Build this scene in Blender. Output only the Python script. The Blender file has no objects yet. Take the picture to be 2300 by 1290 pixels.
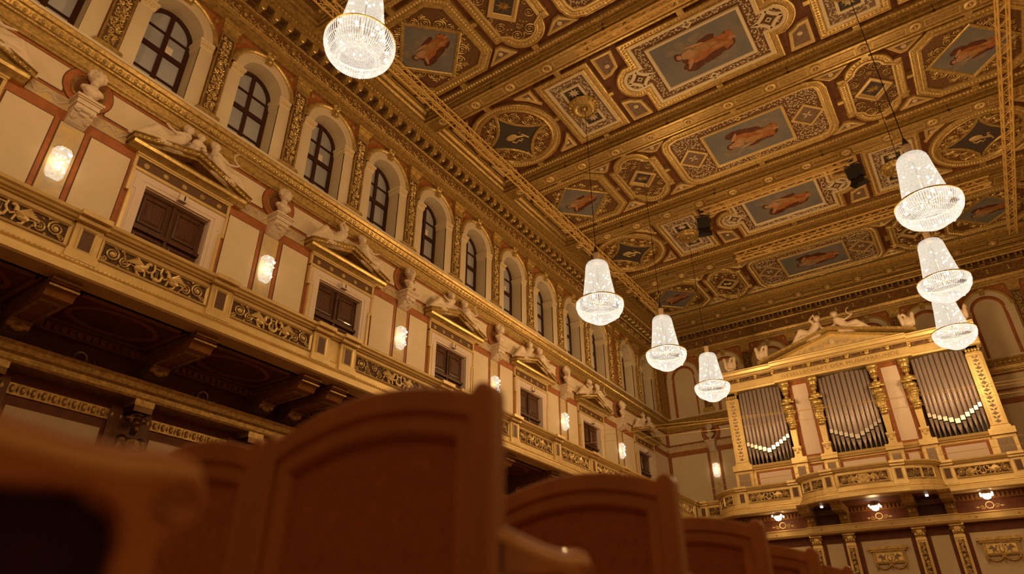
import bpy, math, random
from mathutils import Matrix, Vector
PI = math.pi
random.seed(7)
SC = bpy.context.scene
COL = SC.collection

# ------------------------------------------------------------------ camera, world, exposure
CAM = Vector((3.18, 0.0, 1.2))
cam = bpy.data.cameras.new('camera')
cam.sensor_width = 36.0
cam.lens = 1494.73 / 2300 * 36.0
cam.clip_start = 0.02
cam.clip_end = 200
cam.dof.use_dof = True
cam.dof.focus_distance = 17.0
cam.dof.aperture_fstop = 1.35
co = bpy.data.objects.new('camera', cam)
COL.objects.link(co)
yaw, pit, rol = math.radians(34.1579), math.radians(29.3701), math.radians(-0.1815)
fw = Vector((-math.sin(yaw) * math.cos(pit), math.cos(yaw) * math.cos(pit), math.sin(pit)))
rt = Vector((math.cos(yaw), math.sin(yaw), 0))
up = rt.cross(fw)
r2 = math.cos(rol) * rt + math.sin(rol) * up
u2 = -math.sin(rol) * rt + math.cos(rol) * up
co.matrix_world = Matrix(((r2.x, u2.x, -fw.x, CAM.x), (r2.y, u2.y, -fw.y, CAM.y), (r2.z, u2.z, -fw.z, CAM.z), (0, 0, 0, 1)))
SC.camera = co
SC.view_settings.view_transform = 'Standard'
SC.view_settings.look = 'None'
SC.view_settings.gamma = 1.0
SC.view_settings.use_curve_mapping = False
SC.view_settings.exposure = 0.0
w = bpy.data.worlds.new('world')
SC.world = w
w.use_nodes = True
w.node_tree.nodes['Background'].inputs[0].default_value = (0.30, 0.36, 0.50, 1)
w.node_tree.nodes['Background'].inputs[1].default_value = 0.25
SC.cycles.max_bounces = 6
SC.cycles.diffuse_bounces = 4
SC.cycles.glossy_bounces = 3
SC.cycles.transparent_max_bounces = 10
SC.cycles.sample_clamp_indirect = 4.0

# light levels (watts) and colours
LAMP_W = 690.0
SCONCE_W = 9.0
LAMP_C = (1.0, 0.60, 0.25)

# hall measures (metres)
XW = -9.6          # plane of the left wall
YE = 33.5          # plane of the organ wall
ZC = 17.5          # panel level of the ceiling
ZB = 17.17         # underside of the ceiling beams
ZF = 0.65          # floor
PITCH = 2.39
ROWS = [10.33, 15.05, 19.76, 24.47, 29.8]
BEAMS = [7.97, 12.69, 17.40, 22.11, 26.85, 27.4]

# ------------------------------------------------------------------ materials
MT = {}
def mat(name, col, rough=0.6, metal=0.0, noise=0.0, nscale=8.0, bump=0.0, bscale=40.0, col2=None, coat=0.0, emis=None, estr=0.0, spec=0.4, stretch=None):
    m = bpy.data.materials.new(name)
    m.use_nodes = True
    nt = m.node_tree
    b = nt.nodes['Principled BSDF']
    b.inputs['Base Color'].default_value = (*col, 1)
    b.inputs['Roughness'].default_value = rough
    b.inputs['Metallic'].default_value = metal
    b.inputs['Specular IOR Level'].default_value = spec
    b.inputs['Coat Weight'].default_value = coat
    tc = nt.nodes.new('ShaderNodeTexCoord')
    src = tc.outputs['Object']
    if stretch:
        mp = nt.nodes.new('ShaderNodeMapping')
        mp.inputs['Scale'].default_value = stretch
        nt.links.new(src, mp.inputs['Vector'])
        src = mp.outputs['Vector']
    if noise > 0:
        n = nt.nodes.new('ShaderNodeTexNoise')
        n.inputs['Scale'].default_value = nscale
        n.inputs['Detail'].default_value = 5
        nt.links.new(src, n.inputs['Vector'])
        mx = nt.nodes.new('ShaderNodeMix')
        mx.data_type = 'RGBA'
        c2 = col2 if col2 else tuple(c * (1 - noise) for c in col)
        mx.inputs[6].default_value = (*col, 1)
        mx.inputs[7].default_value = (*c2, 1)
        rp = nt.nodes.new('ShaderNodeMapRange')
        rp.inputs[1].default_value = 0.35
        rp.inputs[2].default_value = 0.65
        nt.links.new(n.outputs[0], rp.inputs[0])
        nt.links.new(rp.outputs[0], mx.inputs[0])
        nt.links.new(mx.outputs[2], b.inputs['Base Color'])
    if bump > 0:
        n2 = nt.nodes.new('ShaderNodeTexNoise')
        n2.inputs['Scale'].default_value = bscale
        n2.inputs['Detail'].default_value = 3
        nt.links.new(src, n2.inputs['Vector'])
        bp = nt.nodes.new('ShaderNodeBump')
        bp.inputs['Strength'].default_value = bump
        bp.inputs['Distance'].default_value = 0.02
        nt.links.new(n2.outputs[0], bp.inputs['Height'])
        nt.links.new(bp.outputs['Normal'], b.inputs['Normal'])
    if emis:
        b.inputs['Emission Color'].default_value = (*emis, 1)
        b.inputs['Emission Strength'].default_value = estr
    MT[name] = m
    return m

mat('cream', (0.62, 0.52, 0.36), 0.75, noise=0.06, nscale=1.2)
mat('cream_pale', (0.70, 0.585, 0.405), 0.7, noise=0.05, nscale=2)  # slightly paler cream for impost bands and wall panels
mat('white', (0.70, 0.58, 0.48), 0.5)
mat('red', (0.40, 0.135, 0.040), 0.6, noise=0.25, nscale=5)
mat('line', (0.10, 0.05, 0.02), 0.7)
mat('gold', (0.72, 0.53, 0.20), 0.32, 0.65, noise=0.35, nscale=9, bump=0.3, bscale=26)
mat('gold_pale', (0.76, 0.58, 0.26), 0.38, 0.35, noise=0.12, nscale=4)
mat('gold_deep', (0.52, 0.345, 0.11), 0.36, 0.55, noise=0.4, nscale=12, bump=0.3, bscale=22)
mat('relief_ground', (0.13, 0.065, 0.03), 0.7, noise=0.4, nscale=20)
mat('frieze_ground', (0.24, 0.10, 0.03), 0.6, noise=0.5, nscale=14, bump=0.6, bscale=14)
mat('ceiling_red', (0.20, 0.07, 0.022), 0.65, noise=0.3, nscale=6)
mat('field_red', (0.20, 0.095, 0.032), 0.6, noise=0.4, nscale=25)
mat('field_brown', (0.26, 0.17, 0.11), 0.6, noise=0.3, nscale=10)
mat('field_dark', (0.07, 0.055, 0.05), 0.6)
mat('ivory', (0.76, 0.66, 0.46), 0.45, 0.1)
mat('marble', (0.72, 0.59, 0.44), 0.45, noise=0.12, nscale=6, bump=0.25, bscale=18)
mat('marble_yellow', (0.66, 0.49, 0.22), 0.35, noise=0.5, nscale=5, col2=(0.50, 0.42, 0.30))
mat('plaque_grey', (0.36, 0.27, 0.20), 0.5, noise=0.3, nscale=30)
mat('frieze_brown', (0.15, 0.075, 0.035), 0.5, noise=0.3, nscale=30)
mat('dado_red', (0.20, 0.075, 0.03), 0.5, noise=0.3, nscale=10)
mat('door_wood', (0.105, 0.040, 0.016), 0.36, noise=0.45, nscale=4, stretch=(6, 6, 0.8), coat=0.2)
mat('window_wood', (0.045, 0.013, 0.006), 0.5)
mat('chair_wood', (0.50, 0.19, 0.047), 0.42, noise=0.3, nscale=5, stretch=(1, 1, 0.2), coat=0.15)
mat('chair_panel', (0.42, 0.13, 0.024), 0.75, noise=0.2, nscale=60, bump=0.3, bscale=300)
mat('arm_highlight_wood', (0.74, 0.42, 0.17), 0.26, noise=0.2, nscale=6, coat=0.6)  # paler wood tone, the highlight on the arm put into its colour
mat('opening_shade', (0.030, 0.006, 0.002), 0.9)  # near-black tone painted as the shade under the armrest
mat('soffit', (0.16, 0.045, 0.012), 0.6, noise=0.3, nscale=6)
mat('soffit_gold', (0.34, 0.15, 0.035), 0.5, 0.2, noise=0.3)
mat('glass_pane', (0.42, 0.44, 0.50), 0.28, noise=0.15, nscale=1.2, spec=0.5)
mat('pale_patch', (0.80, 0.72, 0.62), 0.6)
mat('pipe', (0.50, 0.42, 0.40), 0.40, 0.35, noise=0.15, nscale=3, stretch=(1, 1, 0.1))
mat('pipe_lip', (0.85, 0.82, 0.78), 0.28, 0.65)
mat('black', (0.012, 0.008, 0.006), 0.5)
mat('iron', (0.05, 0.03, 0.02), 0.5, 0.3)
mat('bronze', (0.16, 0.085, 0.03), 0.28, 0.75, noise=0.3, nscale=12)
mat('truss', (0.74, 0.50, 0.16), 0.5, 0.2)
mat('sleeve', (0.50, 0.36, 0.20), 0.8)
mat('letter', (0.40, 0.26, 0.09), 0.5, 0.2)
mat('sky_paint', (0.155, 0.17, 0.19), 0.7, noise=0.3, nscale=1.3, col2=(0.22, 0.20, 0.175))
mat('paint_brown', (0.14, 0.045, 0.018), 0.7, noise=0.4, nscale=6)
mat('paint_orange', (0.46, 0.17, 0.05), 0.7, noise=0.4, nscale=5)
mat('paint_skin', (0.52, 0.31, 0.17), 0.7, noise=0.2, nscale=5)
mat('paint_ochre', (0.46, 0.27, 0.10), 0.7, noise=0.3, nscale=5)
mat('paint_cloud', (0.27, 0.235, 0.20), 0.7, noise=0.3, nscale=4)
mat('floor_wood', (0.36, 0.19, 0.09), 0.45, noise=0.3, nscale=3)
mat('lamp_glass', (1, 0.95, 0.85), 0.5, emis=(1.0, 0.90, 0.74), estr=3.5)
mat('bulb', (1, 0.95, 0.85), 0.5, emis=(1.0, 0.90, 0.74), estr=1.5)

def crystal(name, tr, strength, col=(1.0, 0.86, 0.66), scale=30.0):
    m = bpy.data.materials.new(name)
    m.use_nodes = True
    nt = m.node_tree
    nt.nodes.clear()
    out = nt.nodes.new('ShaderNodeOutputMaterial')
    e = nt.nodes.new('ShaderNodeEmission')
    t = nt.nodes.new('ShaderNodeBsdfTransparent')
    mx = nt.nodes.new('ShaderNodeMixShader')
    n = nt.nodes.new('ShaderNodeTexNoise')
    tc = nt.nodes.new('ShaderNodeTexCoord')
    n.inputs['Scale'].default_value = scale
    n.inputs['Detail'].default_value = 2
    mr = nt.nodes.new('ShaderNodeMapRange')
    mr.inputs[1].default_value = 0.3
    mr.inputs[2].default_value = 0.7
    mr.inputs[3].default_value = strength * 0.8
    mr.inputs[4].default_value = strength * 1.25
    nt.links.new(tc.outputs['Object'], n.inputs['Vector'])
    nt.links.new(n.outputs[0], mr.inputs[0])
    nt.links.new(mr.outputs[0], e.inputs[1])
    e.inputs[0].default_value = (*col, 1)
    t.inputs[0].default_value = (1, 0.97, 0.92, 1)
    mx.inputs[0].default_value = tr
    nt.links.new(t.outputs[0], mx.inputs[1])
    nt.links.new(e.outputs[0], mx.inputs[2])
    nt.links.new(mx.outputs[0], out.inputs[0])
    MT[name] = m
crystal('crystal', 0.55, 0.86, (1.0, 0.87, 0.70))
crystal('crystal_bowl', 0.70, 1.02, (1.0, 0.88, 0.72))
crystal('crystal_sconce', 0.7, 0.85, (1.0, 0.84, 0.62), 18.0)

# ------------------------------------------------------------------ mesh builder
# mode 'wall': (u, v, w) -> u along the wall, v up, w out of the wall (local -y)
# mode 'ceil': (u, v, w) -> u across, v along, w down from the ceiling
# mode 'xyz' : plain coordinates
class MB:
    def __init__(s, mode='xyz'):
        s.v = []
        s.f = []
        s.mode = mode
        s.fm = []
        s.mi = 0
        s.off = (0, 0, 0)
    def p(s, u, v, w):
        u += s.off[0]; v += s.off[1]; w += s.off[2]
        if s.mode == 'wall':
            s.v.append((u, -w, v))
        elif s.mode == 'ceil':
            s.v.append((u, v, -w))
        else:
            s.v.append((u, v, w))
        return len(s.v) - 1
    def face(s, *i):
        s.f.append(tuple(i)); s.fm.append(s.mi)
    def box(s, u0, u1, v0, v1, w0, w1):
        a = [s.p(u, v, w) for w in (w0, w1) for v in (v0, v1) for u in (u0, u1)]
        for q in ((0, 2, 3, 1), (4, 5, 7, 6), (0, 1, 5, 4), (2, 6, 7, 3), (0, 4, 6, 2), (1, 3, 7, 5)):
            s.face(*[a[k] for k in q])
    def prism(s, poly, w0, w1):
        n = len(poly)
        a = [s.p(x, y, w0) for x, y in poly]
        b = [s.p(x, y, w1) for x, y in poly]
        s.face(*a[::-1]); s.face(*b)
        for i in range(n):
            j = (i + 1) % n
            s.face(a[i], a[j], b[j], b[i])
    def extr(s, prof, u0, u1, caps=True):          # profile of (v, w) along u
        n = len(prof)
        a = [s.p(u0, v, w) for v, w in prof]
        b = [s.p(u1, v, w) for v, w in prof]
        for i in range(n - 1):
            s.face(a[i], a[i + 1], b[i + 1], b[i])
        if caps:
            s.face(*a[::-1]); s.face(*b); s.face(a[n - 1], a[0], b[0], b[n - 1])
    def tube(s, pts, r, n=5, r1=None, closed=False):
        m = len(pts)
        rings = []
        for i, q in enumerate(pts):
            q = Vector(q)
            a = Vector(pts[i - 1]) if (i > 0 or closed) else q
            b = Vector(pts[(i + 1) % m]) if (i < m - 1 or closed) else q
            t = (b - a)
            if t.length < 1e-9: t = Vector((0, 0, 1))
            t.normalize()
            ref = Vector((0, 0, 1)) if abs(t.z) < 0.9 else Vector((1, 0, 0))
            e1 = t.cross(ref).normalized(); e2 = t.cross(e1)
            rr = r if r1 is None else r + (r1 - r) * i / max(1, m - 1)
            rings.append([s.p(*(q + rr * (math.cos(2 * PI * k / n) * e1 + math.sin(2 * PI * k / n) * e2))) for k in range(n)])
        for i in range(m if closed else m - 1):
            A, B = rings[i], rings[(i + 1) % m]
            for k in range(n):
                l = (k + 1) % n
                s.face(A[k], B[k], B[l], A[l])
        if not closed:
            s.face(*rings[0]); s.face(*rings[-1][::-1])
    def lathe(s, prof, c=(0, 0), n=24, cap=True):   # profile (r, height), axis along third coord (xyz: z)
        R = []
        for r, h in prof:
            if s.mode == 'wall':
                R.append([s.p(c[0] + r * math.cos(2 * PI * k / n), h, c[1] + r * math.sin(2 * PI * k / n)) for k in range(n)])
            else:
                R.append([s.p(c[0] + r * math.cos(2 * PI * k / n), c[1] + r * math.sin(2 * PI * k / n), h) for k in range(n)])
        for i in range(len(R) - 1):
            for k in range(n):
                l = (k + 1) % n
                s.face(R[i][k], R[i][l], R[i + 1][l], R[i + 1][k])
        if cap:
            s.face(*R[0][::-1]); s.face(*R[-1])
    def ell(s, c, r, n=8, m=5):
        R = []
        for i in range(1, m):
            t = PI * i / m
            R.append([s.p(c[0] + r[0] * math.sin(t) * math.cos(2 * PI * k / n), c[1] + r[1] * math.sin(t) * math.sin(2 * PI * k / n), c[2] + r[2] * math.cos(t)) for k in range(n)])
        a = s.p(c[0], c[1], c[2] + r[2]); b = s.p(c[0], c[1], c[2] - r[2])
        for k in range(n):
            l = (k + 1) % n
            s.face(a, R[0][k], R[0][l]); s.face(b, R[-1][l], R[-1][k])
            for i in range(m - 2):
                s.face(R[i][k], R[i + 1][k], R[i + 1][l], R[i][l])
    def disk(s, cx, cy, r, w0, w1, n=12):
        s.prism([(cx + r * math.cos(2 * PI * k / n), cy + r * math.sin(2 * PI * k / n)) for k in range(n)], w0, w1)
    def mold(s, loop, prof):                        # closed loop in (u, v); profile (inset, w)
        n = len(loop)
        N = miters(loop)
        R = [[s.p(loop[i][0] + N[i][0] * o, loop[i][1] + N[i][1] * o, h) for i in range(n)] for o, h in prof]
        for a in range(len(R) - 1):
            for i in range(n):
                j = (i + 1) % n
                s.face(R[a][i], R[a][j], R[a + 1][j], R[a + 1][i])
    def path(s, pts, prof, cap=True):               # open path in (x, y); profile (outset to the right, z) ; xyz mode
        n = len(pts)
        R = []
        for i in range(n):
            a = Vector(pts[max(0, i - 1)]); b = Vector(pts[min(n - 1, i + 1)]); q = Vector(pts[i])
            d1 = (q - a).normalized() if i > 0 else (b - q).normalized()
            d2 = (b - q).normalized() if i < n - 1 else d1
            n1 = Vector((d1.y, -d1.x)); n2 = Vector((d2.y, -d2.x))
            m = (n1 + n2)
            m = m / max(0.3, m.dot(n1)) if m.length > 1e-6 else n1
            R.append([s.p(q.x + m.x * o, q.y + m.y * o, z) for o, z in prof])
        k = len(prof)
        for i in range(n - 1):
            for a in range(k):
                b = (a + 1) % k
                s.face(R[i][a], R[i][b], R[i + 1][b], R[i + 1][a])
        if cap:
            s.face(*R[0][::-1]); s.face(*R[-1])
    def plate(s, loop, w):
        s.face(*[s.p(x, y, w) for x, y in loop])
    def beads(s, loop, inset, step, size, w, closed=True, kind=0):
        n = len(loop)
        if closed:
            N = miters(loop)
            L = [(loop[i][0] + N[i][0] * inset, loop[i][1] + N[i][1] * inset) for i in range(n)]
            L.append(L[0])
        else:
            L = loop
        for i in range(len(L) - 1):
            (x0, y0), (x1, y1) = L[i], L[i + 1]
            d = math.hypot(x1 - x0, y1 - y0)
            if d < 1e-6: continue
            k = max(1, round(d / step))
            tx, ty = (x1 - x0) / d, (y1 - y0) / d
            for j in range(k):
                t = (j + 0.5) / k
                cx, cy = x0 + (x1 - x0) * t, y0 + (y1 - y0) * t
                a = size * 0.42; b = size
                A = s.p(cx - tx * a, cy - ty * a, w); B = s.p(cx - ty * b / 2, cy + tx * b / 2, w)
                C = s.p(cx + tx * a, cy + ty * a, w); D = s.p(cx + ty * b / 2, cy - tx * b / 2, w)
                T = s.p(cx, cy, w + size * 0.45)
                s.face(A, D, T); s.face(D, C, T); s.face(C, B, T); s.face(B, A, T)
    def eggs(s, L, step, ru, rv, w, rw=None):
        rw = rw or ru * 0.8
        for i in range(len(L) - 1):
            (x0, y0), (x1, y1) = L[i], L[i + 1]
            d = math.hypot(x1 - x0, y1 - y0); k = max(1, round(d / step))
            tx, ty = (x1 - x0) / d, (y1 - y0) / d
            for j in range(k):
                t = (j + 0.5) / k
                cx, cy = x0 + (x1 - x0) * t, y0 + (y1 - y0) * t
                s.ell((cx, cy, w), (ru, rv, rw), 6, 5)
                t = (j + 1.0) / k
                cx, cy = x0 + (x1 - x0) * t, y0 + (y1 - y0) * t
                s.leaf(cx - ty * -rv, cy + tx * -rv if False else cy - rv, PI / 2, rv * 2, ru * 0.9, w, rw * 0.6)
    def spiral(s, cx, cy, r, turns=1.6, start=0.0, d=1, t=0.012, w=0.012, n=4, core=True):
        k = int(10 * turns) + 2
        pts = []
        for i in range(k):
            f = i / (k - 1)
            a = start + d * 2 * PI * turns * f
            rr = r * (1 - 0.82 * f)
            pts.append((cx + rr * math.cos(a), cy + rr * math.sin(a), w))
        s.tube(pts, t, n, t * 0.6)
        if core:
            s.ell((cx, cy, w), (r * 0.17, r * 0.17, t * 1.5), 6, 4)
        return pts[0]
    def leaf(s, x, y, a, l, wd, w=0.0, h=0.01):
        ca, sa = math.cos(a), math.sin(a)
        P = [(0, 0), (l * 0.45, wd / 2), (l, 0), (l * 0.45, -wd / 2)]
        q = [s.p(x + px * ca - py * sa, y + px * sa + py * ca, w) for px, py in P]
        m = s.p(x + l * 0.45 * ca, y + l * 0.45 * sa, w + h)
        for i in range(4):
            s.face(q[i], m, q[(i + 1) % 4])
    def obj(s, name, mt, parent=None, smooth=False, loc=None):
        me = bpy.data.meshes.new(name)
        me.from_pydata(s.v, [], s.f)
        ms = mt if isinstance(mt, (list, tuple)) else [mt]
        for q in ms:
            me.materials.append(MT[q])
        if len(ms) > 1:
            me.polygons.foreach_set('material_index', s.fm)
        if smooth:
            me.polygons.foreach_set('use_smooth', [True] * len(me.polygons))
        me.update()
        o = bpy.data.objects.new(name, me)
        COL.objects.link(o)
        if parent: o.parent = parent
        if loc: o.location = loc
        return o

def miters(loop):
    n = len(loop)
    area = sum(loop[i][0] * loop[(i + 1) % n][1] - loop[(i + 1) % n][0] * loop[i][1] for i in range(n))
    sg = 1 if area > 0 else -1
    N = []
    for i in range(n):
        p0, p1, p2 = Vector(loop[i - 1]), Vector(loop[i]), Vector(loop[(i + 1) % n])
        d1, d2 = (p1 - p0).normalized(), (p2 - p1).normalized()
        n1 = Vector((-d1.y, d1.x)) * sg; n2 = Vector((-d2.y, d2.x)) * sg
        m = n1 + n2
        m = m / max(0.35, m.dot(n1)) if m.length > 1e-6 else n1
        N.append((m.x, m.y))
    return N
def inset(loop, o):
    N = miters(loop)
    return [(loop[i][0] + N[i][0] * o, loop[i][1] + N[i][1] * o) for i in range(len(loop))]
def rect(u0, u1, v0, v1): return [(u0, v0), (u1, v0), (u1, v1), (u0, v1)]
def circle(cx, cy, r, n=32, a0=0, a1=2 * PI): return [(cx + r * math.cos(a0 + (a1 - a0) * k / n), cy + r * math.sin(a0 + (a1 - a0) * k / n)) for k in range(n)]
def arc(cx, cy, r, a0, a1, n=10, ry=None):
    ry = r if ry is None else ry
    return [(cx + r * math.cos(a0 + (a1 - a0) * k / n), cy + ry * math.sin(a0 + (a1 - a0) * k / n)) for k in range(n + 1)]

def empty(name, loc=(0, 0, 0), rz=0.0, label=None, cat=None, group=None, kind=None):
    o = bpy.data.objects.new(name, None)
    COL.objects.link(o)
    o.location = loc
    o.rotation_euler = (0, 0, rz)
    return tag(o, label, cat, group, kind)
def tag(o, label=None, cat=None, group=None, kind=None):
    if label: o['label'] = label
    if cat: o['category'] = cat
    if group: o['group'] = group
    if kind: o['kind'] = kind
    return o
def tree(o, parent=None):
    c = o.copy()
    COL.objects.link(c)
    c.parent = parent
    for ch in list(o.children):
        tree(ch, c)
    return c
def dup(o, loc, rz=None, label=None, group=None, scale=None):
    c = tree(o)
    c.location = loc
    if rz is not None: c.rotation_euler = (0, 0, rz)
    if label: c['label'] = label
    if group: c['group'] = group
    if scale: c.scale = scale
    return c
ORD = ['first', 'second', 'third', 'fourth', 'fifth', 'sixth', 'seventh', 'eighth', 'ninth', 'tenth', 'eleventh', 'twelfth', 'thirteenth', 'fourteenth', 'fifteenth', 'sixteenth', 'seventeenth']
LW = PI / 2      # rotation of things on the left wall (local x runs towards the organ)
# ------------------------------------------------------------------ room shell
def struct(name, m, mt, parent=None, smooth=False, loc=None):
    o = m.obj(name, mt, parent, smooth, loc)
    if parent is None: tag(o, kind='structure')
    return o
Y0, XR = -14.0, 9.6
m = MB(); m.box(-9.9, 9.9, Y0, YE + 0.3, ZF - 0.2, ZF); struct('floor', m, 'floor_wood')
m = MB(); m.box(XR, XR + 0.3, Y0, YE, ZF, 17.6); struct('wall_right', m, 'cream')
m = MB(); m.box(-9.9, 9.9, Y0 - 0.3, Y0, ZF, 17.6); struct('wall_back', m, 'cream')

def wall_anchor(name, side):
    e = empty(name)
    if side == 'left':
        e.location = (XW, 0, 0); e.rotation_euler = (0, 0, LW)
    else:
        e.location = (0, YE, 0)
    return e

R_OP, ZS, ZSILL, ZT = 0.615, 14.70, 12.38, 15.78
def arch_bay(m, u0, u1, uc, z0, z1, r=R_OP, zs=ZS, n=18, w=0.0):
    for a, b in ((u0, uc - r), (uc + r, u1)):
        m.face(m.p(a, z0, w), m.p(b, z0, w), m.p(b, zs, w), m.p(a, zs, w))
    A = arc(uc, zs, r, PI, 0, n)
    top = [(u0 + (u1 - u0) * i / n, z1) for i in range(n + 1)]
    m.face(m.p(u0, zs, w), m.p(uc - r, zs, w), m.p(u0, z1, w))
    m.face(m.p(u1, zs, w), m.p(u1, z1, w), m.p(uc + r, zs, w))
    for i in range(n):
        m.face(m.p(*A[i], w), m.p(*A[i + 1], w), m.p(*top[i + 1], w), m.p(*top[i], w))
def arch_jamb(m, uc, z0, r, zs, w0, w1, n=18, r1=None):
    r1 = r if r1 is None else r1
    P0 = [(uc - r, z0)] + arc(uc, zs, r, PI, 0, n) + [(uc + r, z0)]
    P1 = [(uc - r1, z0)] + arc(uc, zs, r1, PI, 0, n) + [(uc + r1, z0)]
    for i in range(len(P0) - 1):
        m.face(m.p(*P0[i], w0), m.p(*P0[i + 1], w0), m.p(*P1[i + 1], w1), m.p(*P1[i], w1))
def arch_band(m, uc, zs, prof, n=20, legs=None):   # prof (radius, w)
    for k in range(len(prof) - 1):
        (ra, wa), (rb, wb) = prof[k], prof[k + 1]
        A = arc(uc, zs, ra, PI, 0, n); B = arc(uc, zs, rb, PI, 0, n)
        if legs is not None:
            A = [(uc - ra, legs)] + A + [(uc + ra, legs)]; B = [(uc - rb, legs)] + B + [(uc + rb, legs)]
        for i in range(len(A) - 1):
            m.face(m.p(*A[i], wa), m.p(*A[i + 1], wa), m.p(*B[i + 1], wb), m.p(*B[i], wb))

# upper storey of the left wall: pilasters and windows
PIL = [3.315 + PITCH * k for k in range(-1, 10)] + [27.19, 27.98, 30.33, 32.70]
WIN = [3.315 + PITCH * (k - 0.5) for k in range(0, 10)] + [26.0, 29.16, 31.52]
m = MB('wall')
edges = sorted(PIL + [33.5])
# faces between neighbouring pilaster centres
prev = PIL[0]
for a, b in zip(edges[:-1], edges[1:]):
    wc = [c for c in WIN if a < c < b]
    if wc:
        arch_bay(m, a, b, wc[0], ZSILL, ZT)
    else:
        m.face(m.p(a, ZSILL, 0), m.p(b, ZSILL, 0), m.p(b, ZT, 0), m.p(a, ZT, 0))
m.face(m.p(Y0, ZSILL, 0), m.p(edges[0], ZSILL, 0), m.p(edges[0], ZT, 0), m.p(Y0, ZT, 0))
m.face(m.p(Y0, ZT, 0), m.p(YE, ZT, 0), m.p(YE, 17.6, 0), m.p(Y0, 17.6, 0))
DOORS = [5.72 + 4.78 * k for k in (-1, 0, 1, 2, 3)] + [24.83, 30.33]
BUSTS = [3.34 + 4.78 * k for k in (-1, 0, 1, 2, 3, 4)] + [27.58]
DH, DZ = 0.77, 10.02
us = [Y0]
for d in DOORS: us += [d - DH, d + DH]
us.append(YE)
for i in range(0, len(us), 2):
    m.face(m.p(us[i], 6.2, 0), m.p(us[i + 1], 6.2, 0), m.p(us[i + 1], DZ, 0), m.p(us[i], DZ, 0))
m.face(m.p(Y0, DZ, 0), m.p(YE, DZ, 0), m.p(YE, ZSILL, 0), m.p(Y0, ZSILL, 0))
o = struct('wall_left', m, 'red', None)
o.location = (XW, 0, 0); o.rotation_euler = (0, 0, LW)
WALLL = o

# plaster faces over the red ground of the left wall
for c in WIN:
    lo = max([p for p in PIL if p < c], default=c - 1.2) + 0.22
    hi = min([p for p in PIL if p > c], default=c + 1.2) - 0.22
    lo = max(lo, c - 0.96); hi = min(hi, c + 0.96)
    m = MB('wall')
    for a, b in ((lo, c - R_OP), (c + R_OP, hi)):
        m.box(a, b, ZSILL, 14.45, 0, 0.035)
    arch_jamb(m, c, ZSILL, R_OP, ZS, 0.035, -0.45)
    arch_band(m, c, ZS, [(R_OP, 0.035), (0.64, 0.05), (0.72, 0.05), (0.73, 0.065), (0.86, 0.065)])
    m.box(c - R_OP - 0.02, c + R_OP + 0.02, ZSILL - 0.06, ZSILL, -0.45, 0.06)
    m.obj('plaster_reveal', 'cream', WALLL)
    for s in (-1, 1):
        m = MB('wall')
        for z0, z1, ww in ((14.44, 14.5, 0.055), (14.5, 14.62, 0.075), (14.62, 14.70, 0.11)):
            a, b = sorted((c + s * (R_OP - ww + 0.03), c + s * 0.93))
            m.box(a, b, z0, z1, 0, ww)
            a, b = sorted((c + s * (R_OP - ww + 0.03), c + s * (R_OP + 0.02)))
            m.box(a, b, z0, z1, -0.42, 0.0)
        q = m.obj('impost_band', 'cream_pale', WALLL)
        m = MB('wall'); a, b = sorted((c + s * (R_OP - 0.03), c + s * 0.93)); m.eggs([(a, 14.56), (b, 14.56)], 0.075, 0.024, 0.034, 0.078, 0.018); m.obj('egg_row', 'gold_pale', q)
    m = MB('wall')
    arch_band(m, c, ZS, [(0.86, 0.065), (0.865, 0.10), (0.90, 0.13), (0.95, 0.13), (0.99, 0.09), (1.02, 0.03), (1.02, 0.0)], 22)
    m.obj('gilded_archivolt', 'gold', WALLL, True)

def relief_column(m, half, z0, z1, w, seed=0, step=0.2, t=0.011):
    r = random.Random(seed)
    z = z0 + step * 0.5
    s = 1
    while z < z1 - step * 0.3:
        m.spiral(-half * 0.38 * s, z, min(half * 0.55, step * 0.5), 1.3, r.uniform(0, 6), s, t, w)
        m.spiral(half * 0.45 * s, z + step * 0.3, min(half * 0.42, step * 0.36), 1.1, r.uniform(0, 6), -s, t, w)
        for q in range(8):
            m.leaf(r.uniform(-half * 0.8, half * 0.8), z + r.uniform(-0.5, 0.5) * step, r.uniform(0, 2 * PI), 0.09, 0.045, w, 0.028)
        m.ell((r.uniform(-0.3, 0.3) * half, z + step * 0.25, w), (0.028, 0.035, 0.022), 6, 4)
        z += step
        s = -s

# pilaster prototype (origin: axis on the wall plane)
def make_pilaster(kind='left'):
    e = empty('pilaster', label='gilded carved pilaster between two arched windows', cat='pilaster')
    b = MB('wall')
    b.box(-0.31, 0.31, ZSILL, 12.70, 0, 0.14); b.box(-0.29, 0.29, 12.70, 12.74, 0, 0.12)
    b.obj('base', 'gold', e)
    b = MB('wall')
    b.box(-0.21, 0.21, 12.74, 15.36, 0.0, 0.07)
    L = rect(-0.21, 0.21, 12.74, 15.36)
    b.mold(L, [(0, 0.07), (0.005, 0.10), (0.035, 0.10), (0.05, 0.075)])
    b.obj('shaft', 'gold_deep', e)
    b = MB('wall'); b.prism(rect(-0.155, 0.155, 12.80, 15.30), 0.07, 0.074); b.obj('panel_ground', 'relief_ground', e)
    b = MB('wall'); relief_column(b, 0.15, 12.80, 15.30, 0.085, 3, 0.15, 0.014)
    b.obj('carved_relief', 'gold', e)
    b = MB('wall')
    for z0, z1, h, ww in ((15.36, 15.42, 0.24, 0.12), (15.42, 15.58, 0.225, 0.10), (15.58, 15.64, 0.25, 0.14), (15.64, 15.70, 0.27, 0.17), (15.70, 15.76, 0.29, 0.20)):
        b.box(-h, h, z0, z1, 0, ww)
    b.beads([(-0.25, 15.61), (0.25, 15.61)], 0, 0.06, 0.05, 0.14, closed=False)
    b.obj('capital', 'gold', e)
    return e
pil0 = make_pilaster()
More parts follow.
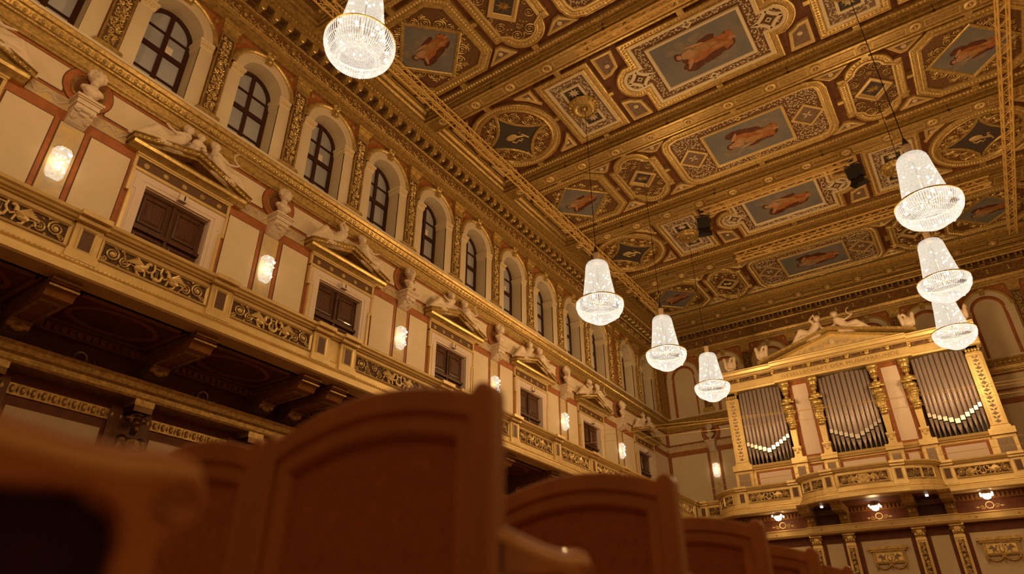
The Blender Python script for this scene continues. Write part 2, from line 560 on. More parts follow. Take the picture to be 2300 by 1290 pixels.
def wname(k): return ORD[min(13, max(0, k))]
vis = [p for p in PIL]
for i, u in enumerate(vis):
    n = len(vis) - i
    lab = 'gilded carved pilaster between the left wall windows, %s from the organ wall' % ORD[n - 1]
    o = pil0 if i == 0 else tree(pil0)
    o.location = (XW, u, 0); o.rotation_euler = (0, 0, LW)
    tag(o, lab, 'pilaster', 'pilasters between the left wall windows')

# keystones
def make_keystone():
    b = MB('wall')
    b.prism([(-0.09, 15.40), (0.09, 15.40), (0.12, 15.78), (-0.12, 15.78)], 0.03, 0.15)
    b.ell((0, 15.64, 0.15), (0.11, 0.07, 0.06), 8, 5)
    b.spiral(-0.08, 15.70, 0.06, 1.2, 0, 1, 0.018, 0.17); b.spiral(0.08, 15.70, 0.06, 1.2, PI, -1, 0.018, 0.17)
    b.ell((0, 15.50, 0.15), (0.06, 0.09, 0.05), 8, 5)
    return b.obj('keystone', 'gold')
key0 = make_keystone()
for i, c in enumerate(WIN):
    o = key0 if i == 0 else tree(key0)
    o.location = (XW, c, 0); o.rotation_euler = (0, 0, LW)
    tag(o, 'scrolled gold keystone over the %s left wall window from the organ end' % ORD[len(WIN) - 1 - i], 'keystone', 'keystones over the windows')
def make_rosettes(u):
    pass

# windows: frame, panes
def make_window(pale_patch):
    e = empty('window_proto')
    r, w0, w1 = R_OP, -0.50, -0.43
    f = MB('wall')
    P0 = [(-r, ZSILL)] + arc(0, ZS, r, PI, 0, 18) + [(r, ZSILL)]
    P1 = [(-r + 0.115, ZSILL + 0.1)] + arc(0, ZS, r - 0.115, PI, 0, 18) + [(r - 0.115, ZSILL + 0.1)]
    for i in range(len(P0)):
        j = (i + 1) % len(P0)
        f.face(f.p(*P0[i], w1), f.p(*P0[j], w1), f.p(*P1[j], w1), f.p(*P1[i], w1))
        f.face(f.p(*P1[i], w1), f.p(*P1[j], w1), f.p(*P1[j], w0), f.p(*P1[i], w0))
    f.box(-0.052, 0.052, ZSILL, ZS + r - 0.03, w0, w1 + 0.012)
    f.box(-r + 0.05, r - 0.05, 13.905, 14.035, w0, w1 + 0.014)
    for z in (13.22, 14.58): f.box(-r + 0.05, r - 0.05, z - 0.022, z + 0.022, w0, w1 + 0.004)
    fr = f.obj('window_frame', 'window_wood', e)
    g = MB('wall')
    g.plate([(-r, ZSILL)] + arc(0, ZS, r, PI, 0, 18) + [(r, ZSILL)], -0.475)
    g.obj('pane', 'glass_pane', e)
    if pale_patch:
        c = MB('wall'); c.box(0.06, 0.24, 14.06, 14.30, -0.47, -0.462); c.obj('pane_patch', 'pale_patch', e)  # small pale rectangle on the pane, right of the mullion
    return e
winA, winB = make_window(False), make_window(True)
for i, c in enumerate(WIN):
    k = round((c - 2.12) / PITCH)
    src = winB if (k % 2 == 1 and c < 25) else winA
    o = tree(src)
    o.name = 'window_%d' % (i + 1)
    o.location = (XW, c, 0); o.rotation_euler = (0, 0, LW)
    tag(o, kind='structure')
for e in (winA, winB):
    for ch in list(e.children): bpy.data.objects.remove(ch)
    bpy.data.objects.remove(e)

# entablature under the ceiling: profile shared by the left and the organ wall
ENT = [(15.76, 0.0), (15.76, 0.10), (15.86, 0.12), (15.87, 0.155), (15.97, 0.175), (15.98, 0.215), (16.06, 0.25), (16.10, 0.27), (16.12, 0.12), (16.62, 0.12),
       (16.63, 0.19), (16.68, 0.22), (16.86, 0.22), (16.87, 0.54), (16.93, 0.56), (16.94, 0.60), (17.06, 0.60), (17.07, 0.68), (17.12, 0.70), (17.16, 0.80), (17.17, 0.80), (17.6, 0.80)]
def entab(u0, u1, name, loc, rz):
    m = MB('wall')
    m.extr([(v, w) for v, w in ENT], u0, u1, False)
    o = struct(name, m, 'gold_deep'); o.location = loc; o.rotation_euler = (0, 0, rz)
    g = MB('wall'); g.box(u0, u1, 16.13, 16.61, 0.12, 0.125); g.obj('frieze_ground', 'frieze_ground', o)
    g = MB('wall'); g.box(u0, u1, 16.69, 16.855, 0.22, 0.226); g.box(u0, u1, 16.862, 16.868, 0.24, 0.50); g.obj('modillion_ground', 'frieze_brown', o)
    b = MB('wall')
    b.beads([(u0, 16.09), (u1, 16.09)], 0, 0.10, 0.05, 0.262, closed=False)
    b.eggs([(max(u0, 1.0), 16.65), (u1, 16.65)], 0.11, 0.035, 0.03, 0.20, 0.03)
    b.eggs([(max(u0, 2.0), 17.00), (u1, 17.00)], 0.12, 0.04, 0.05, 0.60, 0.035)
    b.obj('bead_row', 'gold', o)
    return o
T1 = entab(-4.0, YE, 'trim_1', (XW, 0, 0), LW)
T2 = entab(-9.0, 9.0, 'trim_2', (0, YE, 0), 0)
# carved frieze unit 0.8 m long, wall mode, centred at u = 0
def frieze_unit(m, z0, z1, L, w, t=0.016, mask=True):
    zc, h = (z0 + z1) / 2, (z1 - z0)
    if mask:
        m.ell((0, zc + 0.02, w + 0.02), (h * 0.17, h * 0.24, h * 0.16), 8, 6)
        m.ell((0, zc + h * 0.24, w + 0.02), (h * 0.2, h * 0.1, h * 0.13), 8, 4)
        for s in (-1, 1): m.ell((s * h * 0.2, zc, w), (h * 0.07, h * 0.2, h * 0.09), 6, 4)
    m.tube([(-L * 0.5, zc + h * 0.1, w), (-L * 0.33, zc - h * 0.22, w), (0, zc - h * 0.36, w + 0.02), (L * 0.33, zc - h * 0.22, w), (L * 0.5, zc + h * 0.1, w)], t * 1.4, 5)
    for s in (-1, 1):
        m.spiral(s * L * 0.27, zc + h * 0.1, h * 0.27, 1.5, PI / 2, s, t, w)
        m.spiral(s * L * 0.42, zc - h * 0.2, h * 0.17, 1.3, 0, -s, t, w)
        for q in range(4):
            m.leaf(s * L * (0.14 + 0.1 * q), zc - h * 0.3 + (q % 2) * h * 0.42, 0.8 * s + q, h * 0.24, h * 0.12, w, 0.04)
fu = MB('wall'); frieze_unit(fu, 16.13, 16.61, 0.80, 0.13)
fu0 = fu.obj('frieze_relief', 'gold_deep', T1); fu0.location = (YE - 0.4, 0, 0)
k = 1
while YE - 0.4 - 0.8 * k > 2.2:
    c = fu0.copy(); COL.objects.link(c); c.location = (YE - 0.4 - 0.8 * k, 0, 0); k += 1
for k in range(-11, 12):
    c = fu0.copy(); COL.objects.link(c); c.parent = T2; c.location = (0.8 * k, 0, 0)
# modillions
md = MB('wall')
md.box(-0.10, 0.10, 16.72, 16.87, 0.22, 0.50)
md.ell((0, 16.70, 0.34), (0.085, 0.075, 0.12), 8, 5)
md.ell((0, 16.67, 0.47), (0.065, 0.065, 0.06), 8, 5)
for s_ in (-1, 1): md.leaf(s_ * 0.08, 16.64, PI / 2, 0.16, 0.06, 0.48, 0.03)
md0 = md.obj('modillion', 'gold', T1); md0.location = (YE - 0.8, 0, 0)
k = 1
while YE - 0.8 - 0.45 * k > 3.5 and k < 99:
    c = md0.copy(); COL.objects.link(c); c.location = (YE - 0.8 - 0.45 * k, 0, 0); k += 1
md2 = MB('wall')
for du in (-0.1, 0.1): md2.box(du - 0.035, du + 0.035, 16.72, 16.87, 0.22, 0.5)
md2.box(-0.13, 0.13, 16.70, 16.76, 0.2, 0.34)
md20 = md2.obj('modillion', 'gold_deep', T2); md20.location = (-8.6, 0, 0)
for k in range(1, 38):
    c = md20.copy(); COL.objects.link(c); c.location = (-8.6 + 0.465 * k, 0, 0)

# cornice below the windows
CRN = [(11.78, 0.0), (11.78, 0.05), (11.83, 0.06), (11.86, 0.09), (11.90, 0.10), (11.93, 0.07), (12.06, 0.10), (12.08, 0.15), (12.11, 0.16), (12.13, 0.20), (12.24, 0.26), (12.26, 0.30), (12.33, 0.34), (12.37, 0.345)]
def cornice(u0, u1, name, loc, rz):
    m = MB('wall'); m.extr(CRN + [(12.38, 0.0)], u0, u1)
    o = struct(name, m, 'gold_deep'); o.location = loc; o.rotation_euler = (0, 0, rz)
    b = MB('wall'); b.extr([(12.335, 0.338), (12.335, 0.36), (12.40, 0.365), (12.40, 0.0)], u0, u1); b.obj('ledge_fillet', 'cream', o)
    b = MB('wall')
    b.eggs([(max(u0, -1.5), 12.185), (u1, 12.185)], 0.17, 0.052, 0.062, 0.225, 0.04)
    b.beads([(u0, 11.845), (u1, 11.845)], 0, 0.05, 0.035, 0.07, closed=False)
    b.beads([(u0, 11.90), (u1, 11.90)], 0, 0.05, 0.035, 0.095, closed=False)
    b.beads([(u0, 12.095), (u1, 12.095)], 0, 0.06, 0.04, 0.15, closed=False)
    b.obj('egg_row', 'gold', o)
    return o
cornice(-4.0, YE, 'trim_3', (XW, 0, 0), LW)
cornice(-9.6, 9.6, 'trim_4', (0, YE, 0), 0)
# ------------------------------------------------------------------ middle storey of the left wall and of the organ wall
def panel(mc, ml, u0, u1, v0, v1, w=0.012):
    mc.box(u0, u1, v0, v1, 0.0, w)
    ml.box(u0 - 0.022, u1 + 0.022, v0 - 0.022, v1 + 0.022, 0.0, w * 0.5)
def one(fn, nm, mt, par):
    m = MB('wall'); fn(m); return m.obj(nm, mt, par)
def mid_storey(par, busts, doors, uend, ustart):
    def pan(u0, u1, v0, v1, mt, nm):
        a, b = MB('wall'), MB('wall'); panel(a, b, u0, u1, v0, v1)
        o = a.obj(nm, mt, par); b.obj('outline', 'line', o)
    ev = sorted([(b, 'b') for b in busts] + [(d, 'd') for d in doors])
    for b in busts: pan(b - 0.225, b + 0.225, 6.4, 10.46, 'marble_yellow', 'marble_strip')
    pts = [(ustart, 'e')] + ev + [(uend, 'e')]
    for (a, ka), (b, kb) in zip(pts[:-1], pts[1:]):
        u0 = a + {'b': 0.36, 'd': 1.21, 'e': 0.13}[ka]
        u1 = b - {'b': 0.36, 'd': 1.21, 'e': 0.13}[kb]
        if u1 - u0 > 0.2: pan(u0, u1, 6.4, 10.46, 'cream_pale', 'plaster_panel')
        g0 = a + {'b': 0.20, 'd': 1.42, 'e': 0.02}[ka]; g1 = b - {'b': 0.20, 'd': 1.42, 'e': 0.02}[kb]
        if g1 - g0 > 0.2:
            o = one(lambda m: m.box(g0, g1, 10.71, 11.0, 0, 0.02), 'painted_band', 'marble_yellow', par)
            q = random.Random(int(a * 10)); n = int((g1 - g0) / 0.035); m = MB('wall')
            m.tube([(g0 + (g1 - g0) * k / 20, 10.86 + 0.07 * math.cos(k / 20 * 4 * PI), 0.025) for k in range(21)], 0.02, 5)
            for i in range(n):
                f = (i + 0.5) / n
                m.leaf(g0 + (g1 - g0) * f, 10.86 + 0.07 * math.cos(f * 4 * PI) + q.uniform(-0.03, 0.03), q.uniform(0, 6.3), 0.075, 0.045, 0.02, 0.035)
            m.obj('garland', 'marble', o)
    bs = [ustart - 0.3] + sorted(busts) + [uend + 0.3]
    for a, b in zip(bs[:-1], bs[1:]): pan(a + 0.42, b - 0.42, 11.10, 11.70, 'cream_pale', 'plaster_panel')
    for b in busts:
        o = one(lambda m: m.disk(b, 11.44, 0.48, 0, 0.024, 40), 'roundel', 'red', par)
        one(lambda m: m.disk(b, 11.44, 0.50, 0, 0.018, 40), 'roundel_outline', 'line', o)
        one(lambda m: m.mold(circle(b, 11.44, 0.345, 36), [(0, 0.02), (0.005, 0.05), (0.02, 0.055), (0.05, 0.03), (0.07, 0.026)]), 'roundel_ring', 'gold_deep', o)
        one(lambda m: m.disk(b, 11.44, 0.28, 0, 0.027, 32), 'roundel_ground', 'dado_red', o)
mid_storey(WALLL, BUSTS, DOORS, YE - 0.05, -3.0)

m = MB('wall')
EW = [-8.26, -5.90, -3.54, -1.18, 1.18, 3.54, 5.90, 8.26]
EP = [-7.08, -4.72, -2.36, 0.0, 2.36, 4.72, 7.08]
ee = [-9.6] + EP + [9.6]
for a, b, c in zip(ee[:-1], ee[1:], EW):
    arch_bay(m, a, b, c, ZSILL, ZT, r=0.66)
m.face(m.p(-9.9, ZT, 0), m.p(9.9, ZT, 0), m.p(9.9, 17.6, 0), m.p(-9.9, 17.6, 0))
m.face(m.p(-9.9, ZF, 0), m.p(9.9, ZF, 0), m.p(9.9, ZSILL, 0), m.p(-9.9, ZSILL, 0))
WALLE = struct('wall_far', m, 'red'); WALLE.location = (0, YE, 0)
m = MB('wall')
for c in EW:
    arch_jamb(m, c, ZSILL, 0.66, ZS, 0.0, -0.08)
    P = [(c - 0.66, ZSILL)] + arc(c, ZS, 0.66, PI, 0, 18) + [(c + 0.66, ZSILL)]
    m.plate(P, -0.08)
m.obj('blind_arch_border', 'red', WALLE)
m = MB('wall')
for c in EW:
    P = [(c - 0.54, ZSILL + 0.12)] + arc(c, ZS, 0.54, PI, 0, 18) + [(c + 0.54, ZSILL + 0.12)]
    m.prism(P, -0.08, -0.06)
    arch_band(m, c, ZS, [(0.665, 0.0), (0.665, 0.05), (0.75, 0.05), (0.76, 0.065), (0.87, 0.065), (0.87, 0.0)])
    for a, b in ((c - 0.955, c - 0.665), (c + 0.665, c + 0.955)): m.box(a, b, ZSILL, 14.45, 0, 0.035)
    for s in (-1, 1):
        for z0, z1, ww in ((14.44, 14.5, 0.055), (14.5, 14.62, 0.075), (14.62, 14.70, 0.11)):
            a, b = sorted((c + s * (0.665 - ww * 0.4), c + s * 0.955)); m.box(a, b, z0, z1, 0, ww)
m.obj('blind_arch_plaster', 'cream', WALLE)
m = MB('wall')
for c in EW: arch_band(m, c, ZS, [(0.87, 0.065), (0.875, 0.10), (0.90, 0.12), (0.95, 0.12), (0.99, 0.08), (1.0, 0.0)], 22)
m.obj('gilded_archivolt', 'gold', WALLE, True)
for i, c in enumerate(EP):
    o = tree(pil0); o.location = (c, YE, 0); o.rotation_euler = (0, 0, 0)
    tag(o, 'carved gold pilaster between the organ wall blind arches, %s from the left' % ORD[i], 'pilaster', 'pilasters between the blind arches')
for i, c in enumerate(EW):
    o = tree(key0); o.location = (c, YE, 0); o.rotation_euler = (0, 0, 0)
    tag(o, 'gold keystone of the %s blind arch from the left on the organ wall' % ORD[i], 'keystone', 'keystones of the blind arches')
# dark corner pilasters
m = MB('wall')
for s in (-1, 1):
    a, b = sorted((s * 9.6, s * 9.28)); m.box(a, b, ZSILL, 15.76, 0, 0.16)
m.obj('corner_strip', 'gold_deep', WALLE)
# spandrel rosettes for both walls
for par, cs in ((WALLL, WIN), (WALLE, EW)):
    m = MB('wall')
    for c in cs:
        for s in (-1, 1):
            m.disk(c + s * 0.80, 15.60, 0.065, 0, 0.04, 12); m.disk(c + s * 0.80, 15.60, 0.035, 0.04, 0.055, 10)
    m.obj('spandrel_rosette', 'gold', par)
mid_storey(WALLE, [-7.2, 7.2], [], 9.6, -9.6)

# ------------------------------------------------------------------ doors, pediments
def make_door():
    e = empty('door_proto')
    for s in (-1, 1):
        b = MB('wall')
        a0, a1 = sorted((s * 0.012, s * 0.765))
        b.box(a0, a1, 6.5, 10.0, -0.20, -0.15)
        for z0, z1 in ((9.24, 9.88), (8.2, 8.98), (6.9, 8.0)):
            L = rect(a0 + 0.10, a1 - 0.10, z0, z1)
            b.mold(L, [(0, -0.15), (0.0, -0.12), (0.03, -0.115), (0.05, -0.145), (0.09, -0.147), (0.12, -0.125)])
            b.plate(inset(L, 0.12), -0.125)
        lf = b.obj('door_leaf', 'door_wood', e)
    b = MB('wall'); b.box(-0.765, 0.765, 9.06, 9.14, -0.15, -0.07); b.box(-0.03, 0.03, 6.5, 10.0, -0.15, -0.09)
    b.obj('door_rail', 'door_wood', e)
    b = MB('wall')
    P = [(-0.77, 6.4), (-0.77, 10.02), (0.77, 10.02), (0.77, 6.4), (1.02, 6.4), (1.02, 9.76), (1.09, 9.76), (1.09, 10.27), (-1.09, 10.27), (-1.09, 9.76), (-1.02, 9.76), (-1.02, 6.4)]
    b.prism(P, 0.0, 0.05)
    P2 = [(-0.86, 6.4), (-0.86, 10.10), (0.86, 10.10), (0.86, 6.4), (0.95, 6.4), (0.95, 9.84), (1.02, 9.84), (1.02, 10.20), (-1.02, 10.20), (-1.02, 9.84), (-0.95, 9.84), (-0.95, 6.4)]
    b.prism(P2, 0.05, 0.062)
    for s in (-1, 1):
        a, c = sorted((s * 0.765, s * 0.79)); b.box(a, c, 6.4, 10.02, -0.2, 0.0)
    b.box(-0.79, 0.79, 10.0, 10.04, -0.2, 0)
    b.obj('door_surround', 'white', e)
    b = MB('wall')
    for s in (-1, 1):
        a, c = sorted((s * 1.02, s * 1.085)); b.box(a, c, 6.4, 9.76, 0, 0.085)
        a, c = sorted((s * 1.09, s * 1.15)); b.box(a, c, 9.72, 10.31, 0, 0.085)
    b.box(-1.15, 1.15, 10.27, 10.33, 0, 0.09); b.box(-1.13, 1.13, 10.33, 10.36, 0, 0.06)
    b.box(-1.13, 1.13, 10.60, 10.66, 0, 0.08); b.box(-1.16, 1.16, 10.64, 10.68, 0, 0.11)
    b.box(-1.15, -1.09, 10.33, 10.66, 0, 0.06); b.box(1.09, 1.15, 10.33, 10.66, 0, 0.06)
    b.obj('gilded_border', 'gold_pale', e)
    b = MB('wall'); b.box(-1.1, 1.1, 10.35, 10.61, 0, 0.03); b.obj('frieze_board', 'frieze_brown', e)
    for k in range(5):
        b = MB('wall'); x = -0.88 + 0.44 * k
        b.disk(x, 10.48, 0.062, 0.03, 0.045, 14); b.ell((x, 10.48, 0.045), (0.035, 0.035, 0.02), 8, 4)
        b.obj('medallion', 'gold', e)
    return e
dr0 = make_door()
def make_pediment():
    e = empty('door_pediment')
    b = MB('wall')
    b.extr([(10.68, 0), (10.68, 0.14), (10.71, 0.20), (10.72, 0.31), (10.78, 0.33), (10.80, 0.35), (10.80, 0.0)], -1.38, 1.38)
    b.obj('lower_cornice', 'gold', e)
    b = MB('wall')
    b.prism([(-1.34, 10.80), (0, 11.22), (1.34, 10.80), (1.10, 10.80), (0, 11.14), (-1.10, 10.80)], 0, 0.27)
    b.obj('raking_band', 'gold_deep', e)
    b = MB('wall')
    b.prism([(-1.43, 10.78), (-1.43, 10.88), (0, 11.315), (1.43, 10.88), (1.43, 10.78), (0, 11.205)], 0, 0.36)
    b.prism([(-1.45, 10.88), (-1.45, 10.905), (0, 11.345), (1.45, 10.905), (1.45, 10.88), (0, 11.315)], 0, 0.39)
    b.obj('raking_cornice', 'gold_deep', e)
    b = MB('wall')
    b.eggs([(-1.38, 10.835), (0, 11.262), (1.38, 10.835)], 0.10, 0.034, 0.042, 0.36, 0.03)
    b.obj('egg_row', 'gold', e)
    b = MB('wall'); b.prism([(-1.12, 10.80), (0, 11.15), (1.12, 10.80)], 0, 0.02); b.obj('tympanum', 'soffit', e)
    return e
ped0 = make_pediment()
lb = MB('wall'); lb.box(-0.085, 0.085, 10.03, 10.19, 0.06, 0.15); lb.box(-0.02, 0.02, 10.06, 10.15, 0.15, 0.155)
sg0 = None
m = MB('wall'); m.box(-0.09, 0.09, 10.04, 10.20, 0.062, 0.17)
sg0 = m.obj('emergency_light', 'white'); m = MB('wall'); m.box(0.01, 0.04, 10.06, 10.18, 0.17, 0.174); m.obj('light_slot', 'black', sg0)
DV = [d for d in DOORS]
for i, d in enumerate(DV):
    n = len(DV) - 1 - i
    o = tree(dr0); o.name = 'door_%d' % (i + 1); o.location = (XW, d, 0); o.rotation_euler = (0, 0, LW); tag(o, kind='structure')
    o = ped0 if i == 0 else tree(ped0)
    o.location = (XW, d, 0); o.rotation_euler = (0, 0, LW)
    tag(o, 'gilded triangular pediment over the %s balcony door from the organ wall' % ORD[n], 'pediment', 'pediments over the balcony doors')
    o = sg0 if i == 0 else tree(sg0)
    o.location = (XW, d, 0); o.rotation_euler = (0, 0, LW)
    tag(o, 'small white emergency light above the %s balcony door from the organ wall' % ORD[n], 'emergency light', 'emergency lights over the doors')
for ch in list(dr0.children): bpy.data.objects.remove(ch)
bpy.data.objects.remove(dr0)

# ------------------------------------------------------------------ sculpture
def sculpt(fn, voxel, name, mt, smooth=2):
    m = MB('wall'); fn(m)
    o = m.obj(name + '_rough', mt)
    r = o.modifiers.new('r', 'REMESH'); r.mode = 'VOXEL'; r.voxel_size = voxel
    s = o.modifiers.new('s', 'SMOOTH'); s.iterations = smooth; s.factor = 0.5
    dg = bpy.context.evaluated_depsgraph_get()
    me = bpy.data.meshes.new_from_object(o.evaluated_get(dg))
    me.name = name
    bpy.data.objects.remove(o)
    me.materials.clear(); me.materials.append(MT[mt])
    me.polygons.foreach_set('use_smooth', [True] * len(me.polygons))
    return me
def head(m, c, s, turn=0.0, beard=False):
    x, z, w = c
    sx = math.sin(turn)
    m.ell((x, z, w), (0.085 * s, 0.115 * s, 0.10 * s), 12, 8)
    m.ell((x + 0.02 * s * sx, z + 0.035 * s, w - 0.03 * s), (0.102 * s, 0.10 * s, 0.10 * s), 12, 8)   # hair
    for k in range(7):
        a = -0.4 + k * 0.65
        m.ell((x + 0.095 * s * math.cos(a), z + 0.045 * s + 0.075 * s * math.sin(a), w - 0.02 * s), (0.035 * s, 0.035 * s, 0.05 * s), 8, 5)
    fx, fw_ = x + 0.085 * s * sx, w + 0.085 * s * math.cos(turn)
    m.ell((fx, z - 0.01 * s, fw_ + 0.015 * s), (0.016 * s, 0.036 * s, 0.026 * s), 6, 5)                 # nose
    m.ell((fx, z + 0.032 * s, fw_ - 0.008 * s), (0.058 * s, 0.012 * s, 0.02 * s), 8, 4)                 # brow
    m.ell((fx, z - 0.058 * s, fw_ - 0.012 * s), (0.028 * s, 0.010 * s, 0.02 * s), 8, 4)                 # mouth
    m.ell((fx * 0.5 + x * 0.5, z - 0.092 * s, w + 0.06 * s), (0.035 * s, 0.028 * s, 0.032 * s), 8, 5)   # chin
    if beard: m.ell((fx * 0.6 + x * 0.4, z - 0.12 * s, w + 0.05 * s), (0.055 * s, 0.06 * s, 0.045 * s), 8, 5)
    for k in (-1, 1): m.ell((x + k * 0.088 * s, z - 0.005 * s, w - 0.005 * s), (0.014 * s, 0.028 * s, 0.02 * s), 6, 4)
    m.tube([(x, z - 0.07 * s, w - 0.01 * s), (x, z - 0.20 * s, w - 0.03 * s)], 0.052 * s, 8, 0.062 * s)
def bust_fn(turn, beard):
    def f(m):
        head(m, (0, 11.62, 0.27), 1.55, turn, beard)
        m.ell((0, 11.30, 0.24), (0.235, 0.10, 0.11), 14, 7)
        m.ell((0, 11.22, 0.27), (0.17, 0.13, 0.11), 12, 7)
        m.ell((0.09, 11.24, 0.33), (0.09, 0.09, 0.06), 8, 5); m.ell((-0.09, 11.24, 0.33), (0.09, 0.09, 0.06), 8, 5)
        m.tube([(0, 11.16, 0.25), (0, 11.03, 0.25)], 0.075, 10, 0.06)
        m.lathe([(0.10, 10.985), (0.10, 11.02), (0.07, 11.05)], (0, 0.25), 12)
    return f
bustA = sculpt(bust_fn(0.35, False), 0.013, 'bust', 'marble')
bustB = sculpt(bust_fn(-0.3, True), 0.013, 'bust', 'marble')
def make_pedestal():
    e = empty('bust_pedestal')
    b = MB('wall')
    b.box(-0.26, 0.26, 10.93, 10.985, 0, 0.44); b.box(-0.235, 0.235, 10.90, 10.93, 0, 0.41); b.box(-0.215, 0.215, 10.80, 10.90, 0, 0.38)
    b.obj('cap', 'marble', e)
    b = MB('wall')
    b.extr([(10.80, 0.0), (10.80, 0.35), (10.72, 0.34), (10.62, 0.26), (10.55, 0.16), (10.50, 0.10), (10.47, 0.0)], -0.19, 0.19)
    b.obj('bracket', 'marble', e)
    b = MB('wall')
    b.ell((0, 10.72, 0.33), (0.10, 0.045, 0.05), 10, 5); b.ell((0, 10.64, 0.27), (0.09, 0.035, 0.04), 10, 5)
    for s in (-1, 1):
        b.spiral(s * 0.15, 10.70, 0.06, 1.4, 0, s, 0.02, 0.33); b.spiral(s * 0.13, 10.56, 0.05, 1.3, 0, -s, 0.018, 0.20)
    b.obj('scrollwork', 'marble', e, True)
    return e
pd0 = make_pedestal()
for i, b in enumerate(BUSTS + ['E', 'F']):
    o = pd0 if i == 0 else tree(pd0)
    u = bpy.data.objects.new('marble_bust', bustA if i % 2 == 0 else bustB); COL.objects.link(u)
    if b in ('E', 'F'):
        x = -7.2 if b == 'E' else 7.2
        for q in (o, u): q.location = (x, YE, 0); q.rotation_euler = (0, 0, 0)
        t = 'at the roundel %s of the organ' % ('left' if b == 'E' else 'right')
        tag(o, 'carved marble bracket ' + t, 'pedestal', 'bust brackets'); tag(u, 'white marble bust ' + t, 'bust', 'marble busts')
    else:
        for q in (o, u): q.location = (XW, b, 0); q.rotation_euler = (0, 0, LW)
        n = len(BUSTS) - 1 - i
        tag(o, 'scrolled marble bracket under the %s left wall bust from the organ' % ORD[n], 'pedestal', 'bust brackets')
        tag(u, 'white marble bust before a roundel of the left wall, %s from the organ%s' % (ORD[n], ', bearded' if i % 2 else ''), 'bust', 'marble busts')

def figure_fn(s, arm, leg_up=0.0, crescent=False):
    # a draped figure reclining on the left (s = 1) or right (s = -1) slope of a pediment
    def f(m):
        def q(u, v, w): return (s * u, v, w)
        hip = (-0.72, 11.20, 0.20); sh = (-0.40, 11.52, 0.22)
        m.tube([q(*hip), q(-0.55, 11.34, 0.21), q(*sh)], 0.155, 10, 0.16)
        m.ell(q(*hip), (0.20, 0.16, 0.18), 12, 7)
        m.ell(q(sh[0], sh[1] + 0.02, sh[2]), (0.15, 0.11, 0.20), 12, 7)
        m.ell(q(-0.44, 11.46, 0.33), (0.055, 0.055, 0.05), 8, 5); m.ell(q(-0.50, 11.46, 0.31), (0.055, 0.055, 0.05), 8, 5)
        head(m, q(-0.34, 11.78, 0.24), 1.08, -s * 0.9)
        # legs under drapery
        kn = (-1.02, 11.27 + leg_up, 0.27)
        m.tube([q(*hip), q(*kn)], 0.165, 10, 0.115); m.ell(q(*kn), (0.12, 0.115, 0.12), 10, 6)
        m.tube([q(*kn), q(-1.36, 10.99, 0.24)], 0.115, 9, 0.06)
        kn2 = (-1.05, 11.13 + leg_up * 0.3, 0.16)
        m.tube([q(*hip), q(*kn2)], 0.15, 10, 0.11); m.tube([q(*kn2), q(-1.42, 10.95, 0.16)], 0.11, 9, 0.055)
        m.ell(q(-1.46, 10.94, 0.18), (0.07, 0.03, 0.035), 8, 5); m.ell(q(-1.40, 10.98, 0.26), (0.065, 0.03, 0.035), 8, 5)
        for k in range(9):                       # folds of the drapery
            t = k / 8
            m.tube([q(-0.66 - 0.45 * t, 11.30 + leg_up * t - 0.05 * t, 0.33 - 0.03 * t), q(-0.78 - 0.50 * t, 11.12 - 0.10 * t, 0.34 - 0.04 * t), q(-0.92 - 0.48 * t, 11.03 - 0.08 * t, 0.28)], 0.024, 5, 0.036)
        m.ell(q(-0.88, 11.08, 0.22), (0.42, 0.14, 0.18), 12, 6); m.ell(q(-0.55, 11.12, 0.2), (0.25, 0.12, 0.17), 12, 6)
        # resting arm
        m.tube([q(-0.34, 11.54, 0.14), q(-0.24, 11.38, 0.14)], 0.065, 8, 0.052); m.tube([q(-0.24, 11.38, 0.14), q(-0.12, 11.33, 0.22)], 0.052, 8, 0.036)
        m.ell(q(-0.09, 11.325, 0.24), (0.04, 0.02, 0.03), 8, 5)
        if arm == 'up':
            m.tube([q(-0.46, 11.56, 0.33), q(-0.60, 11.74, 0.36)], 0.062, 8, 0.05); m.tube([q(-0.60, 11.74, 0.36), q(-0.44, 11.93, 0.30)], 0.04, 8, 0.028); m.ell(q(-0.42, 11.955, 0.29), (0.03, 0.045, 0.02), 8, 5)
        else:
            m.tube([q(-0.46, 11.54, 0.33), q(-0.66, 11.42, 0.38)], 0.062, 8, 0.05); m.tube([q(-0.66, 11.42, 0.38), q(-0.84, 11.50, 0.36)], 0.04, 8, 0.03); m.ell(q(-0.87, 11.52, 0.36), (0.045, 0.03, 0.022), 8, 5)
        if crescent:
            m.tube([q(-0.87 + 0.0, 11.50, 0.36)] + [q(-0.93 + 0.14 * math.cos(a), 11.76 + 0.15 * math.sin(a), 0.34) for a in [-1.9 + 0.42 * k for k in range(9)]], 0.028, 7, 0.018)
    return f
figs = [sculpt(figure_fn(1, 'lap', 0.06), 0.018, 'reclining_statue', 'marble'), sculpt(figure_fn(-1, 'lap', 0.0, True), 0.018, 'reclining_statue', 'marble'),
        sculpt(figure_fn(1, 'up', 0.12), 0.018, 'reclining_statue', 'marble'), sculpt(figure_fn(-1, 'lap', 0.08), 0.018, 'reclining_statue', 'marble')]
